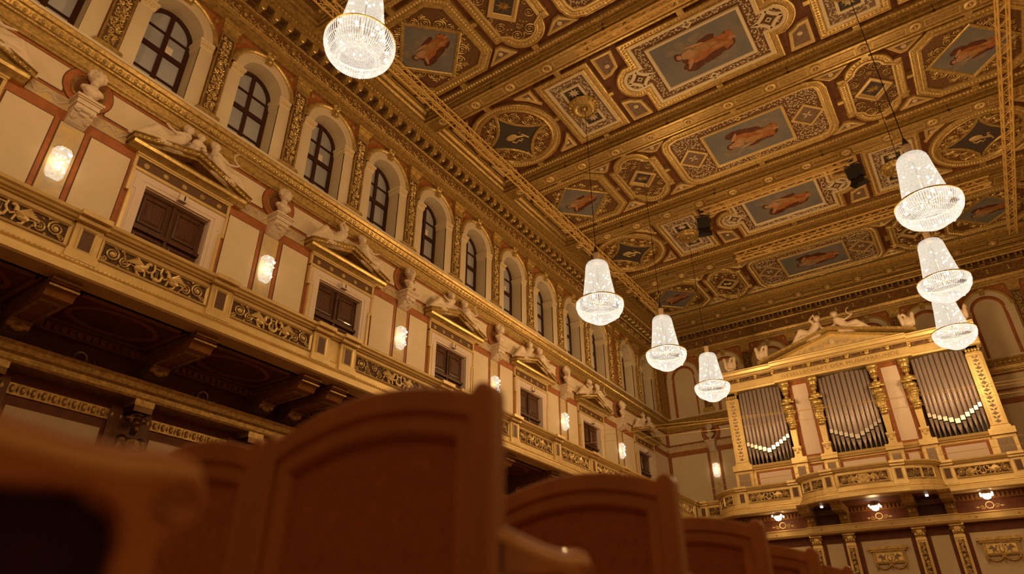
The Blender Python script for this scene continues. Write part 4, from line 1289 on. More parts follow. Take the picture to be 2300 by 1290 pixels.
# entablature
def ent_part(u0, u1, dw):
    b = MB('wall')
    b.extr([(11.54, -0.3), (11.54, 0.20 + dw), (11.62, 0.21 + dw), (11.63, 0.24 + dw), (11.86, 0.25 + dw), (11.88, 0.27 + dw), (11.90, 0.27 + dw), (11.90, 0.22 + dw), (12.12, 0.22 + dw), (12.13, 0.29 + dw), (12.20, 0.34 + dw), (12.21, 0.44 + dw), (12.31, 0.48 + dw), (12.34, 0.52 + dw), (12.38, 0.53 + dw), (12.38, -0.3)], u0, u1)
    e = op(b, 'entablature', 'gold_pale')
    b = MB('wall'); b.box(u0 + 0.03, u1 - 0.03, 11.915, 12.105, 0.22 + dw, 0.224 + dw); op(b, 'frieze_ground', 'relief_ground', e)
    b = MB('wall'); n = max(1, round((u1 - u0) / 0.8))
    for k in range(n):
        b.off = (u0 + (k + 0.5) * (u1 - u0) / n, 0, 0); frieze_unit(b, 11.92, 12.10, (u1 - u0) / n, 0.235 + dw, 0.008, False)
        b.ell((-(u1 - u0) / n / 2 + 0.02, 12.01, 0.25 + dw), (0.08, 0.10, 0.05), 9, 6); b.ell((-(u1 - u0) / n / 2 + 0.02, 12.07, 0.25 + dw), (0.10, 0.05, 0.05), 9, 5)
    op(b, 'frieze_relief', 'gold', e)
ent_part(-4.9, -2.62, 0.0); ent_part(2.62, 4.9, 0.0); ent_part(-2.62, 2.62, 0.14)
# inscription
fc = bpy.data.curves.new('inscription', 'FONT')
fc.body = 'GESELLSCHAFT DER MUSIKFREUNDE'; fc.size = 0.21; fc.extrude = 0.006; fc.align_x = 'CENTER'; fc.space_character = 1.12
tmp = bpy.data.objects.new('t', fc); COL.objects.link(tmp)
me = bpy.data.meshes.new_from_object(tmp.evaluated_get(bpy.context.evaluated_depsgraph_get())); bpy.data.objects.remove(tmp)
me.materials.clear(); me.materials.append(MT['letter'])
o = bpy.data.objects.new('inscription', me); COL.objects.link(o); o.parent = org
xs = [v.co.x for v in me.vertices]; sx = 4.5 / (max(xs) - min(xs))
o.rotation_euler = (PI / 2, 0, 0); o.scale = (sx, 1, 1); o.location = (-(max(xs) + min(xs)) / 2 * sx, -0.395, 11.67)
# pediment
b = MB('wall')
b.prism([(-2.95, 12.36), (2.95, 12.36), (0, 13.22)], -0.2, 0.40); f = op(b, 'pediment', 'gold_pale')
b = MB('wall'); b.prism([(-3.05, 12.40), (-3.05, 12.50), (0, 13.34), (3.05, 12.50), (3.05, 12.40), (0, 13.22)], -0.2, 0.74)
b.prism([(-2.6, 12.42), (0, 13.18), (2.6, 12.42), (2.35, 12.42), (0, 13.10), (-2.35, 12.42)], 0.4, 0.55)
b.beads([(-3.0, 12.46), (0, 13.29), (3.0, 12.46)], 0, 0.08, 0.06, 0.74, closed=False)
op(b, 'raking_cornice', 'gold', f)
b = MB('wall')
for s in (-1, 1):
    for k in range(5): b.spiral(s * (0.22 + 0.30 * k), 12.72 - 0.055 * k, 0.15 - 0.02 * k, 1.8, 0, s if k % 2 else -s, 0.022, 0.42)
    for k in range(7): b.leaf(s * (0.1 + 0.25 * k), 12.58, PI / 2 + s * 0.3, 0.2 - 0.015 * k, 0.09, 0.40, 0.04)
b.ell((0, 12.80, 0.42), (0.12, 0.16, 0.06), 10, 6)
op(b, 'tympanum_relief', 'marble_yellow', f)

# statues on the organ
for s, me, tx in ((-1, figs[2], 'left slope, with a raised arm'), (1, figs[1], 'right slope, holding up a harp shaped horn')):
    u = bpy.data.objects.new('reclining_statue', me); COL.objects.link(u)
    u.location = (-0.0 + s * 0.12, OY - 0.35, 12.82 - 10.93 + 0.0); u.scale = (1.0, 1.0, 1.0)
    u.location = (s * -0.02, OY - 0.3, 0); 
    u.scale = (1.08, 1.08, 1.08); u.location.z = 1.14
    tag(u, 'white marble reclining woman on the organ pediment, ' + tx, 'statue', 'statues on the organ pediment')
def bird_fn(m):
    m.ell((0, 0.22, 0.0), (0.16, 0.22, 0.13), 12, 8)
    for s in (-1, 1):
        m.ell((s * 0.17, 0.30, 0.02), (0.07, 0.26, 0.10), 10, 7); m.ell((s * 0.20, 0.46, 0.03), (0.06, 0.12, 0.08), 8, 6)
    m.tube([(0.0, 0.36, 0.03), (0.06, 0.50, 0.06)], 0.06, 8, 0.045); m.ell((0.09, 0.50, 0.07), (0.065, 0.045, 0.045), 8, 5); m.tube([(0.13, 0.5, 0.07), (0.19, 0.47, 0.07)], 0.022, 6, 0.006)
    m.box(-0.13, 0.13, -0.02, 0.07, -0.1, 0.12)
bird = sculpt(bird_fn, 0.014, 'eagle_statue', 'marble')
for x, t in ((-4.3, 'far left corner of the organ cornice'), (-2.85, 'left end of the organ pediment'), (2.85, 'right end of the organ pediment'), (4.6, 'right corner of the organ cornice')):
    u = bpy.data.objects.new('eagle_statue', bird); COL.objects.link(u); u.location = (x, OY - 0.4, 12.44 if abs(x) > 4 else 12.62); u.scale = (1.15, 1.15, 1.15)
    if x > 0: u.scale = (-1.15, 1.15, 1.15)
    tag(u, 'white marble eagle with folded wings on the ' + t, 'statue', 'eagles on the organ case')

# ------------------------------------------------------------------ wall under the organ gallery
GY = 28.9
m = MB('wall'); m.face(m.p(-9.6, ZF, 0), m.p(9.6, ZF, 0), m.p(9.6, 6.3, 0), m.p(-9.6, 6.3, 0))
WG = struct('wall_far', m, 'soffit'); WG.location = (0, GY, 0)
b = MB('wall')
for u0, u1 in ((-2.02, -1.45), (1.45, 2.02), (-0.82, 0.82), (2.62, 5.6), (-5.6, -2.62)): b.box(u0, u1, 1.0, 5.02, 0, 0.015)
b.obj('plaster_panel', 'cream', WG)
def gcorn(u0, u1, dw, nm):
    m = MB('wall')
    m.extr([(5.34, 0), (5.34, 0.26 + dw), (5.38, 0.28 + dw), (5.40, 0.30 + dw), (5.58, 0.32 + dw), (5.60, 0.36 + dw), (5.62, 0.36 + dw), (5.62, 0)], u0, u1)
    o = struct(nm, m, 'gold_pale'); o.location = (0, GY, 0)
    b = MB('wall')
    for k in range(int((u1 - u0) / 1.2) + 1): b.ell((u0 + 0.5 + 1.2 * k, 5.49, 0.31 + dw), (0.035, 0.035, 0.03), 8, 5)
    b.obj('cornice_knob', 'gold', o)
    return o
gcorn(-9.0, -2.5, 0.0, 'trim_6'); gcorn(2.5, 9.0, 0.0, 'trim_7'); gcorn(-2.5, 2.5, 0.2, 'trim_8')
b = MB('wall'); b.box(-9.0, 9.0, 6.06, 6.26, 0, 0.12)
for k in range(138): b.box(-8.95 + 0.13 * k, -8.88 + 0.13 * k, 6.08, 6.20, 0.12, 0.18)
b.obj('dentil_row', 'soffit_gold', WG)
for i, c in enumerate((-2.32, -1.15, 1.15, 2.32)):
    e = empty('pilaster', (c, GY, 0), 0, 'gold pilaster with a carved dark panel under the organ gallery, %s from the left' % ORD[i], 'pilaster', 'pilasters under the organ gallery')
    b = MB('wall'); b.box(-0.17, 0.17, ZF, 4.98, 0, 0.22); b.mold(rect(-0.15, 0.15, 1.0, 4.9), [(0, 0.22), (0.01, 0.245), (0.035, 0.24), (0.04, 0.222)]); b.obj('shaft', 'gold_pale', e)
    b = MB('wall'); b.box(-0.09, 0.09, 1.1, 4.82, 0.22, 0.224); b.obj('panel_ground', 'relief_ground', e)
    b = MB('wall'); relief_column(b, 0.09, 2.6, 4.82, 0.23, 5, 0.16, 0.007); b.obj('carved_relief', 'gold_pale', e)
    b = MB('wall')
    b.box(-0.15, 0.15, 4.98, 5.27, 0, 0.20); b.box(-0.22, 0.22, 5.27, 5.34, 0, 0.30)
    for k in range(4): b.ell((-0.13 + 0.087 * k, 5.08, 0.22), (0.055, 0.09, 0.05), 7, 5)
    for s in (-1, 1): b.spiral(s * 0.17, 5.20, 0.075, 1.4, PI / 2, s, 0.022, 0.26)
    b.obj('capital', 'gold', e)
    o = bpy.data.objects.new('gallery_bracket', None); COL.objects.link(o); o.location = (c, GY, 0)
    tag(o, 'gilded beam and scrolled console carrying the organ gallery, %s from the left' % ORD[i], 'bracket', 'brackets under the organ gallery')
    b = MB('wall'); b.extr([(6.26, 1.62), (6.18, 1.58), (6.14, 1.50), (6.04, 1.44), (6.0, 1.42), (6.0, 0.0), (6.26, 0.0)], -0.19, 0.19); b.obj('beam', 'gold_deep', o)
    b = MB('wall'); b.extr([(6.0, 0.0), (6.0, 0.56), (5.95, 0.58), (5.88, 0.50), (5.76, 0.42), (5.62, 0.34), (5.62, 0.0)], -0.15, 0.15); b.ell((0, 5.86, 0.50), (0.11, 0.09, 0.05), 8, 5); b.obj('console', 'gold_deep', o)
# plaques
def make_plaque():
    e = empty('wall_plaque')
    b = MB('wall')
    b.box(-0.58, 0.58, 3.86, 4.36, 0.02, 0.10); b.box(-0.66, 0.66, 4.30, 4.36, 0.02, 0.16); b.box(-0.72, 0.72, 4.36, 4.46, 0.02, 0.20)
    b.mold(rect(-0.54, 0.54, 3.88, 4.30), [(0, 0.10), (0.01, 0.13), (0.04, 0.13), (0.05, 0.105)])
    b.obj('frame', 'gold_deep', e)
    b = MB('wall'); b.box(-0.48, 0.48, 3.94, 4.24, 0.10, 0.104); b.obj('gold_ground', 'gold', e)
    b = MB('wall'); b.off = (0, 4.09 - 6.90, 0.16)
    for s in (-1, 1):
        g = s * 0.25
        b.ell((g, 6.86, -0.045), (0.07, 0.05, 0.02), 9, 5); b.tube([(g, 6.87, -0.045), (g - s * 0.09, 6.93, -0.045)], 0.035, 6, 0.025); b.ell((g - s * 0.11, 6.98, -0.045), (0.035, 0.03, 0.02), 7, 5)
        for q in range(5): b.tube([(g - s * 0.04, 6.90, -0.04), (g + s * (0.06 + 0.03 * q), 7.02 - 0.03 * q, -0.045)], 0.016, 4, 0.01)
        b.tube([(g + s * 0.02, 6.83, -0.045), (g + s * 0.04, 6.76, -0.045)], 0.018, 5); b.tube([(g - s * 0.06, 6.85, -0.045), (g - s * 0.12, 6.77, -0.045)], 0.015, 5)
    b.obj('griffin_relief', 'plaque_grey', e)
    b = MB('wall')
    for s in (-1, 1): b.tube([(0, 3.95, 0.115), (s * 0.07, 3.99, 0.115), (s * 0.08, 4.08, 0.115), (s * 0.05, 4.14, 0.115), (s * 0.06, 4.22, 0.115)], 0.014, 5)
    b.obj('lyre', 'plaque_grey', e)
    b = MB('wall')
    for c in (-0.27, 0.27): b.tube([(c + 0.24 * math.cos(t), 3.86 - 0.17 * math.sin(t), 0.08) for t in [PI * k / 10 for k in range(11)]], 0.035, 6)
    for c in (-0.53, 0.0, 0.53): b.tube([(c, 3.86, 0.08), (c, 3.62, 0.08)], 0.035, 6, 0.012)
    b.obj('swag', 'gold_deep', e)
    return e
pq = make_plaque()
pq.location = (0, GY, 0.55); pq.scale = (0.9, 1, 0.95); tag(pq, 'gilded plaque with two griffins and a swag between the inner pilasters under the organ', 'plaque', 'griffin plaques')
for s in (1, -1):
    o = tree(pq); o.location = (s * 3.40, GY, 0.58)
    tag(o, 'gilded griffin plaque with hanging swags %s of the pilasters under the organ' % ('right' if s > 0 else 'left'), 'plaque', 'griffin plaques')
# lamps and wreaths under the gallery
def make_cluster():
    e = empty('ceiling_lamp')
    b = MB('xyz'); b.lathe([(0.02, -0.30), (0.10, -0.27), (0.135, -0.20), (0.14, -0.14), (0.12, -0.10)], (0, 0), 16); b.obj('glass_bowl', 'lamp_glass', e, True)
    b = MB('xyz'); b.lathe([(0.145, -0.13), (0.15, -0.11), (0.145, -0.09)], (0, 0), 16); b.tube([(0, 0, -0.1), (0, 0, 0)], 0.02, 6)
    for k in range(4):
        a = PI / 4 + k * PI / 2; b.tube([(0, 0, -0.08), (0.12 * math.cos(a), 0.12 * math.sin(a), -0.04), (0.24 * math.cos(a), 0.24 * math.sin(a), -0.09)], 0.012, 5)
    b.obj('frame', 'gold_deep', e)
    for k in range(4):
        a = PI / 4 + k * PI / 2; b = MB('xyz'); b.ell((0.24 * math.cos(a), 0.24 * math.sin(a), -0.13), (0.035, 0.035, 0.045), 10, 7); b.obj('bulb', 'lamp_glass', e, True)
    l = bpy.data.lights.new('lamp_light', 'POINT'); l.energy = 9; l.color = LAMP_C; l.shadow_soft_size = 0.12
    o = bpy.data.objects.new('lamp_light', l); COL.objects.link(o); o.parent = e; o.location = (0, 0, -0.45)
    return e
cl = make_cluster()
for i, (x, t) in enumerate(((-3.48, 'left'), (0.0, 'middle'), (3.48, 'right'))):
    o = cl if i == 0 else tree(cl)
    o.location = (x, 28.35, 6.26)
    tag(o, 'lit ceiling lamp with four small bulbs under the %s of the organ gallery' % t, 'lamp', 'lamps under the organ gallery')
    b = MB('wall')
    b.tube([(x + 0.12 * math.cos(t_), 5.86 + 0.11 * math.sin(t_), 0.03) for t_ in [2 * PI * k / 16 for k in range(16)]], 0.02, 5, closed=True)
    for s in (-1, 1): b.spiral(x + s * 0.22, 5.82, 0.08, 1.3, 0, s, 0.014, 0.02); b.leaf(x + s * 0.3, 5.82, 0 if s > 0 else PI, 0.14, 0.07, 0.01, 0.02)
    b.obj('wreath', 'gold_pale', WG)
for i, (x, y) in enumerate(((-1.75, 28.0), (1.75, 28.0))):
    b = MB('xyz'); b.lathe([(0.0, -0.05), (0.05, -0.05), (0.05, 0.0)], (0, 0), 12, False); o = b.obj('downlight', 'lamp_glass'); o.location = (x, y, 6.26)
    tag(o, 'small round lit downlight in the gallery soffit %s of the middle lamp' % ('left' if x < 0 else 'right'), 'lamp', 'downlights under the organ gallery')
# ------------------------------------------------------------------ ceiling
# the ceiling plate: dark red ground, bays between the cross beams
GZ = ZC + 0.12
m = MB('xyz'); m.box(-9.9, 9.9, Y0, YE, GZ, GZ + 0.2); struct('ceiling', m, 'ceiling_red')
YB0 = 3.26
# border along the side walls and the organ wall
nt_ = 5
def border(name, lo, hi, mtp='gold_deep'):
    return None
XE = 8.80
for i, s in enumerate((-1, 1)):
    m = MB('wall')
    m.extr([(ZB, -0.8), (ZB, 0.0), (ZB + 0.06, 0.02), (ZB + 0.10, 0.08), (ZB + 0.20, 0.12), (ZB + 0.26, 0.20), (GZ, 0.22), (GZ, -0.8)], -4, YE)
    o = struct('trim_%d' % (9 + i), m, 'gold_deep')
    o.location = (s * XE, 0, 0); o.rotation_euler = (0, 0, LW if s < 0 else LW)
    if s > 0: o.scale = (1, -1, 1)
def carved_strip(b, y0, x0, x1, w, size=0.10):
    b.beads([(x0, y0), (x1, y0)], 0, 0.11, size, w, closed=False)

# cross beams
def beam(yc, half, name, double=False):
    m = MB('xyz')
    m.box(-XE, XE, yc - half, yc + half, ZB, GZ)
    o = struct(name, m, 'gold_deep')
    b = MB('ceil'); b.off = (0, yc, 0)
    zz = -ZB
    for s in (-1, 1):
        b.box(-XE, XE, s * half - 0.035, s * half + 0.035, zz, zz + 0.03)
        b.box(-XE, XE, s * (half + 0.06) - 0.03, s * (half + 0.06) + 0.03, -(ZB + 0.10), -(ZB + 0.05))
        # stepped moulding at the panel level
        a, c = sorted((s * (half + 0.0), s * (half + 0.16))); b.box(-XE, XE, a, c, -GZ, -(ZC - 0.06))
        a, c = sorted((s * (half + 0.16), s * (half + 0.30))); b.box(-XE, XE, a, c, -GZ, -(ZC - 0.02))
    b.obj('beam_moulding', 'gold', o)
    b = MB('ceil'); b.off = (0, yc, 0)
    for s in (-1, 1):
        b.beads([(-XE, s * (half + 0.23)), (XE, s * (half + 0.23))], 0, 0.11, 0.11, -(ZC - 0.02), closed=False)
        b.beads([(-XE, s * (half + 0.08)), (XE, s * (half + 0.08))], 0, 0.06, 0.05, -(ZC - 0.06), closed=False)
    b.obj('leaf_band', 'gold_pale', o)
    b = MB('ceil'); b.off = (0, yc, 0)
    d = MB('ceil'); d.off = (0, yc, 0)
    for k in range(-6, 7):
        x = 1.372 * k
        if abs(x) > XE: continue
        b.mold(circle(x, 0, 0.155, 20), [(0, zz), (0, zz + 0.03), (0.03, zz + 0.04), (0.05, zz + 0.02), (0.07, zz + 0.04), (0.09, zz + 0.0)])
        b.ell((x, 0, zz), (0.04, 0.04, 0.05), 8, 5)
        if abs(x + 0.686) < XE - 0.5:
            L = rect(x + 0.24, x + 1.13, -half * 0.52, half * 0.52)
            b.mold(L, [(0, zz), (0, zz + 0.016), (0.018, zz + 0.016), (0.018, zz)])
        d.disk(x, 0, 0.07, zz, zz + 0.006, 14)
    b.obj('medallion_row', 'gold_pale', o); d.obj('medallion_hollow', 'soffit', o)
    return o
beam(7.97, 0.26, 'trim_11'); beam(12.69, 0.26, 'trim_12'); beam(17.40, 0.26, 'trim_13'); beam(22.11, 0.26, 'trim_14'); beam(27.12, 0.46, 'trim_15'); beam(3.26, 0.26, 'trim_16'); beam(32.2, 0.30, 'trim_17')

# coffers: prototypes in ceil mode, w measured down from ZC
FR_OUT = [(0.0, -0.12), (0.0, 0.0), (0.015, 0.025), (0.05, 0.03), (0.06, 0.005), (0.20, 0.0), (0.21, 0.03), (0.24, 0.035), (0.26, 0.0), (0.265, -0.03)]
FR_IN = [(0.0, -0.03), (0.0, 0.03), (0.02, 0.045), (0.10, 0.04), (0.13, 0.02), (0.15, -0.02)]
def frame(e, loop, carved=True, nm='outer_frame', mt='gold', field=True, fm='field_red', depth=-0.03):
    b = MB('ceil'); b.mold(loop, FR_OUT); b.obj(nm, mt, e)
    if carved:
        b = MB('ceil'); b.beads(loop, 0.13, 0.105, 0.115, 0.0); b.obj('carved_leaf_band', 'gold_pale', e)
    if field:
        b = MB('ceil'); b.plate(inset(loop, 0.25), depth); b.obj('field', fm, e)
def inner_frame(b, loop, prof=None, ):
    b.mold(loop, prof or FR_IN)
def leafwork(b, test, x0, x1, y0, y1, step, seed, size=0.075):
    r = random.Random(seed)
    x = x0
    while x < x1:
        y = y0
        while y < y1:
            px, py = x + r.uniform(-0.3, 0.3) * step, y + r.uniform(-0.3, 0.3) * step
            if test(px, py): b.leaf(px, py, r.uniform(0, 2 * PI), size, size * 0.75, -0.03, 0.012)
            y += step
        x += step
def astroid(r, n=8, k=0.42):
    P = []
    for q in range(4):
        a0, a1 = q * PI / 2, (q + 1) * PI / 2
        p0 = Vector((math.cos(a0), math.sin(a0))) * r; p1 = Vector((math.cos(a1), math.sin(a1))) * r
        c = Vector((math.cos((a0 + a1) / 2), math.sin((a0 + a1) / 2))) * r * k * 0.75
        for i in range(n):
            t = i / n
            v = (1 - t) ** 2 * p0 + 2 * t * (1 - t) * c + t * t * p1
            P.append((v.x, v.y))
    return P
def figure_paint(e, seed, sx, sy, ang=0.0):
    # a loosely brushed draped figure lying along the canvas: flat paint, thin as paint
    r = random.Random(seed)
    def blob(cx, cy, rx, ry, a, n=26, j=0.12):
        P = []
        ph = r.uniform(0, 6)
        for k in range(n):
            t = 2 * PI * k / n; q = 1 + j * math.sin(3 * t + ph) * 0.6 + j * math.sin(7 * t + ph * 2) * 0.5 + r.uniform(-j, j) * 0.3
            x, y = rx * q * math.cos(t), ry * q * math.sin(t)
            P.append(((cx + x * math.cos(a) - y * math.sin(a)) * sx, (cy + x * math.sin(a) + y * math.cos(a)) * sy))
        return P
    ca, sa = math.cos(ang), math.sin(ang)
    def rot(P): return [(x * ca - y * sa, x * sa + y * ca) for x, y in P]
    f = 1 if seed % 2 else -1
    L = [('paint_cloud', [blob(-0.55, -0.60 * f, 0.34, 0.30, 0.2), blob(0.45, 0.62 * f, 0.40, 0.26, -0.2), blob(0.1, -0.75 * f, 0.3, 0.18, 0)]),
         ('paint_brown', [blob(0.02, 0.20 * f, 0.55, 0.46, 0.10 * f), blob(0.62, 0.10, 0.28, 0.46, 0.3), blob(-0.34, 0.55 * f, 0.30, 0.24, 0.5 * f), blob(0.2, -0.42 * f, 0.30, 0.16, -0.3)]),
         ('paint_orange', [blob(0.26, -0.05 * f, 0.46, 0.32, 0.05), blob(0.68, 0.0, 0.22, 0.38, 0.2, j=0.25), blob(-0.14, 0.22 * f, 0.30, 0.22, 0.0)]),
         ('paint_ochre', [blob(0.10, -0.14 * f, 0.34, 0.16, 0.10), blob(0.52, 0.12 * f, 0.26, 0.08, 0.2), blob(-0.25, -0.02, 0.2, 0.2, 0.2)]),
         ('paint_skin', [blob(-0.34, -0.12 * f, 0.19, 0.22, 0.1), blob(-0.10, -0.42 * f, 0.26, 0.06, 0.25 * f), blob(0.86, 0.0, 0.10, 0.06, 0.2), blob(-0.38, 0.36 * f, 0.06, 0.26, 0.4)]),
         ('paint_brown', [blob(-0.615, -0.18 * f, 0.105, 0.19, 0, 18, 0.06)]),
         ('paint_skin', [blob(-0.585, -0.17 * f, 0.07, 0.125, 0, 18, 0.03)])]
    w = 0.0
    for mt, P in L:
        b = MB('ceil')
        for q in P:
            w += 0.0008
            b.prism(rot(q), 0.0, w)
        b.obj('painted_figure', mt, e)
def canvas(e, loop, seed, sx, sy, ang=0.0):
    b = MB('ceil'); b.plate(loop, 0.0); b.obj('canvas', 'sky_paint', e)
    figure_paint(e, seed, sx, sy, ang)

def make_round():
    e = empty('round_coffer')
    C = circle(0, 0, 1.62, 48)
    frame(e, C, fm='frieze_ground')
    b = MB('ceil'); inner_frame(b, circle(0, 0, 1.37, 48), [(0, -0.03), (0, 0.02), (0.05, 0.035), (0.10, 0.0), (0.11, -0.03)])
    A = astroid(1.27)
    b.mold(A, [(-0.05, -0.03), (-0.05, 0.02), (0.03, 0.03), (0.06, 0.01), (0.06, -0.03)])
    b.obj('star_frame', 'gold', e)
    b = MB('ceil'); b.plate(inset(A, 0.05), -0.025); b.obj('star_ground', 'field_dark', e)
    b = MB('ceil')
    for q in range(4):
        a = PI / 4 + q * PI / 2
        cx, cy = 0.92 * math.cos(a), 0.92 * math.sin(a)
        tx, ty = -math.sin(a), math.cos(a)
        for s in (-1, 1):
            b.spiral(cx + tx * 0.235 * s, cy + ty * 0.235 * s, 0.235, 2.4, a, s, 0.025, -0.01); b.spiral(cx + tx * 0.60 * s, cy + ty * 0.60 * s, 0.15, 1.8, a, -s, 0.021, -0.01); b.spiral(cx + tx * 0.42 * s - math.cos(a) * 0.17, cy + ty * 0.42 * s - math.sin(a) * 0.17, 0.09, 1.4, a, s, 0.016, -0.01); b.spiral(cx + tx * 0.83 * s, cy + ty * 0.83 * s, 0.08, 1.4, a, s, 0.016, -0.01)
        for k in range(28):
            t = -0.78 + 0.057 * k; q_ = 0.2 * math.sin(k * 2.4)
            b.leaf(cx + tx * t + math.cos(a) * q_, cy + ty * t + math.sin(a) * q_, a + k, 0.09, 0.055, -0.03, 0.035)
    b.obj('scrollwork', 'gold', e)
    b = MB('ceil')                                    # lute trophy
    b.ell((-0.12, -0.06, -0.01), (0.22, 0.15, 0.05), 12, 6); b.tube([(0.05, 0.0, -0.005), (0.38, 0.12, -0.005)], 0.035, 6, 0.025); b.tube([(0.30, 0.0, 0), (0.40, 0.24, 0)], 0.03, 5)
    b.tube([(-0.22, 0.12, -0.01), (-0.12, 0.24, -0.01), (0.02, 0.18, -0.01), (0.10, 0.28, -0.01)], 0.03, 6)
    for k in range(7): b.leaf(0.2 * math.cos(k), 0.15 * math.sin(k * 1.7), k, 0.14, 0.06, -0.02, 0.03)
    b.obj('lute_trophy', 'gold_pale', e)
    return e
def make_square():
    e = empty('rosette_coffer')
    frame(e, rect(-0.97, 0.97, -1.62, 1.62), fm='field_brown')
    b = MB('ceil'); inner_frame(b, rect(-0.72, 0.72, -1.37, 1.37), [(0, -0.03), (0, 0.01), (0.10, 0.01), (0.11, -0.03)])
    inner_frame(b, rect(-0.36, 0.36, -0.98, 0.98), [(0, -0.03), (0, 0.02), (0.085, 0.02), (0.085, -0.03)])
    b.obj('inner_frame', 'ivory', e)
    b = MB('ceil'); b.plate(rect(-0.29, 0.29, -0.9, 0.9), -0.024); b.obj('inner_ground', 'field_dark', e)
    b = MB('ceil')
    leafwork(b, lambda x, y: max(abs(x) / 0.58, abs(y) / 1.22) < 1 and (abs(x) > 0.38 or abs(y) > 1.0), -0.6, 0.6, -1.3, 1.3, 0.10, 3, 0.085)
    for s in (-1, 1):
        P = [(s * (0.47 + 0.07 * math.sin(t * 9)), t, -0.02) for t in [-1.15 + 0.1 * k for k in range(24)]]
        b.tube(P, 0.011, 4)
        P = [(t, s * (1.1 + 0.07 * math.sin(t * 9)), -0.02) for t in [-0.55 + 0.1 * k for k in range(12)]]
        b.tube(P, 0.011, 4)
        for k in range(8): b.leaf(s * 0.0, s * 0.66, k * PI / 4, 0.2, 0.08, -0.02, 0.03)
    b.obj('leafwork', 'ivory', e)
    b = MB('ceil')
    b.lathe([(0.50, 0.0), (0.52, 0.05), (0.46, 0.12), (0.40, 0.10), (0.37, 0.14), (0.33, 0.20), (0.27, 0.18), (0.22, 0.16), (0.07, 0.13), (0.05, 0.22), (0.0, 0.23)], (0, 0), 30, False)
    for k in range(20):
        a = 2 * PI * k / 20; b.ell((0.455 * math.cos(a), 0.455 * math.sin(a), 0.12), (0.055, 0.055, 0.045), 6, 4)
    for k in range(24):
        a = 2 * PI * k / 24; b.tube([(0.08 * math.cos(a), 0.08 * math.sin(a), 0.14), (0.21 * math.cos(a), 0.21 * math.sin(a), 0.165)], 0.014, 4)
    b.obj('rosette', 'gold', e, True)
    return e
def lobe_panel(W, H, cx, r, top=0.62):
    # rectangle W x H (half sizes) with a round lobe at each short end
    P = []
    for s in (1, -1):
        y0 = top * s
        P += [(s * W, -s * H) if False else (s * W, -H * s), (s * W, -s * top)]
        a0 = math.atan2(-s * top, s * (W - cx)) if False else None
        phi = math.asin(min(1, top / r))
        if s > 0:
            P += [(cx + r * math.cos(t), r * math.sin(t)) for t in [-phi + 2 * phi * k / 16 for k in range(17)]]
        else:
            P += [(-cx - r * math.cos(t), -r * math.sin(t)) for t in [-phi + 2 * phi * k / 16 for k in range(17)]]
        P += [(s * W, s * top), (s * W, s * H)]
    out = []
    for q in P:
        if not out or (abs(out[-1][0] - q[0]) + abs(out[-1][1] - q[1])) > 0.01: out.append(q)
    return out
def make_centre_a(seed):
    e = empty('painted_coffer')
    L = lobe_panel(2.12, 1.62, 2.03, 0.76, 0.70)
    frame(e, L)
    b = MB('ceil'); b.mold(inset(L, 0.25), [(0, -0.03), (0, 0.012), (0.10, 0.012), (0.105, -0.03)])
    b.mold(rect(-1.45, 1.45, -1.0, 1.0), [(0, -0.03), (0, 0.03), (0.02, 0.045), (0.09, 0.03), (0.11, 0.0)])
    for s in (-1, 1):
        A = [(s * 2.03 + x, y) for x, y in astroid(0.50, 6)]
        b.mold(A, [(-0.02, -0.03), (-0.02, 0.01), (0.09, 0.01), (0.09, -0.03)])
        b.mold([(s * 2.03 + 0.1 * math.cos(t), 0.1 * math.sin(t)) for t in (0, PI / 2, PI, 1.5 * PI)], [(0, -0.02), (0, 0.01), (0.03, 0.01), (0.03, -0.02)])
        b.mold([(0.16 * math.cos(t), s * 1.18 + 0.14 * math.sin(t)) for t in (0, PI / 2, PI, 1.5 * PI)], [(0, -0.03), (0, 0.012), (0.05, 0.012), (0.05, -0.03)])
    b.obj('inner_frame', 'ivory', e)
    b = MB('ceil')
    def ok(x, y):
        ax, ay = abs(x), abs(y)
        if ax < 1.5: return 1.06 < ay < 1.24
        if ax < 1.72: return ay < 1.2
        return math.hypot(ax - 2.03, y) < 0.42 and abs(abs(ax - 2.03)) ** 0.6 + ay ** 0.6 > 0.62
    leafwork(b, ok, -2.6, 2.6, -1.3, 1.3, 0.085, 5, 0.075)
    for s in (-1, 1):
        b.tube([(s * (1.60 + 0.08 * math.sin(t * 7)), t, -0.02) for t in [-1.15 + 0.1 * k for k in range(24)]], 0.010, 4)
        b.tube([(t, s * (1.15 + 0.06 * math.sin(t * 8)), -0.02) for t in [-1.5 + 0.1 * k for k in range(31)]], 0.010, 4)
    b.obj('leafwork', 'ivory', e)
    b = MB('ceil')
    for s in (-1, 1): b.plate([(s * 2.03 + 0.12 * math.cos(t), 0.12 * math.sin(t)) for t in (0, PI / 2, PI, 1.5 * PI)], -0.015)
    b.obj('star_ground', 'field_dark', e)
    canvas(e, rect(-1.36, 1.36, -0.91, 0.91), seed, 1.12, 0.80)
    return e
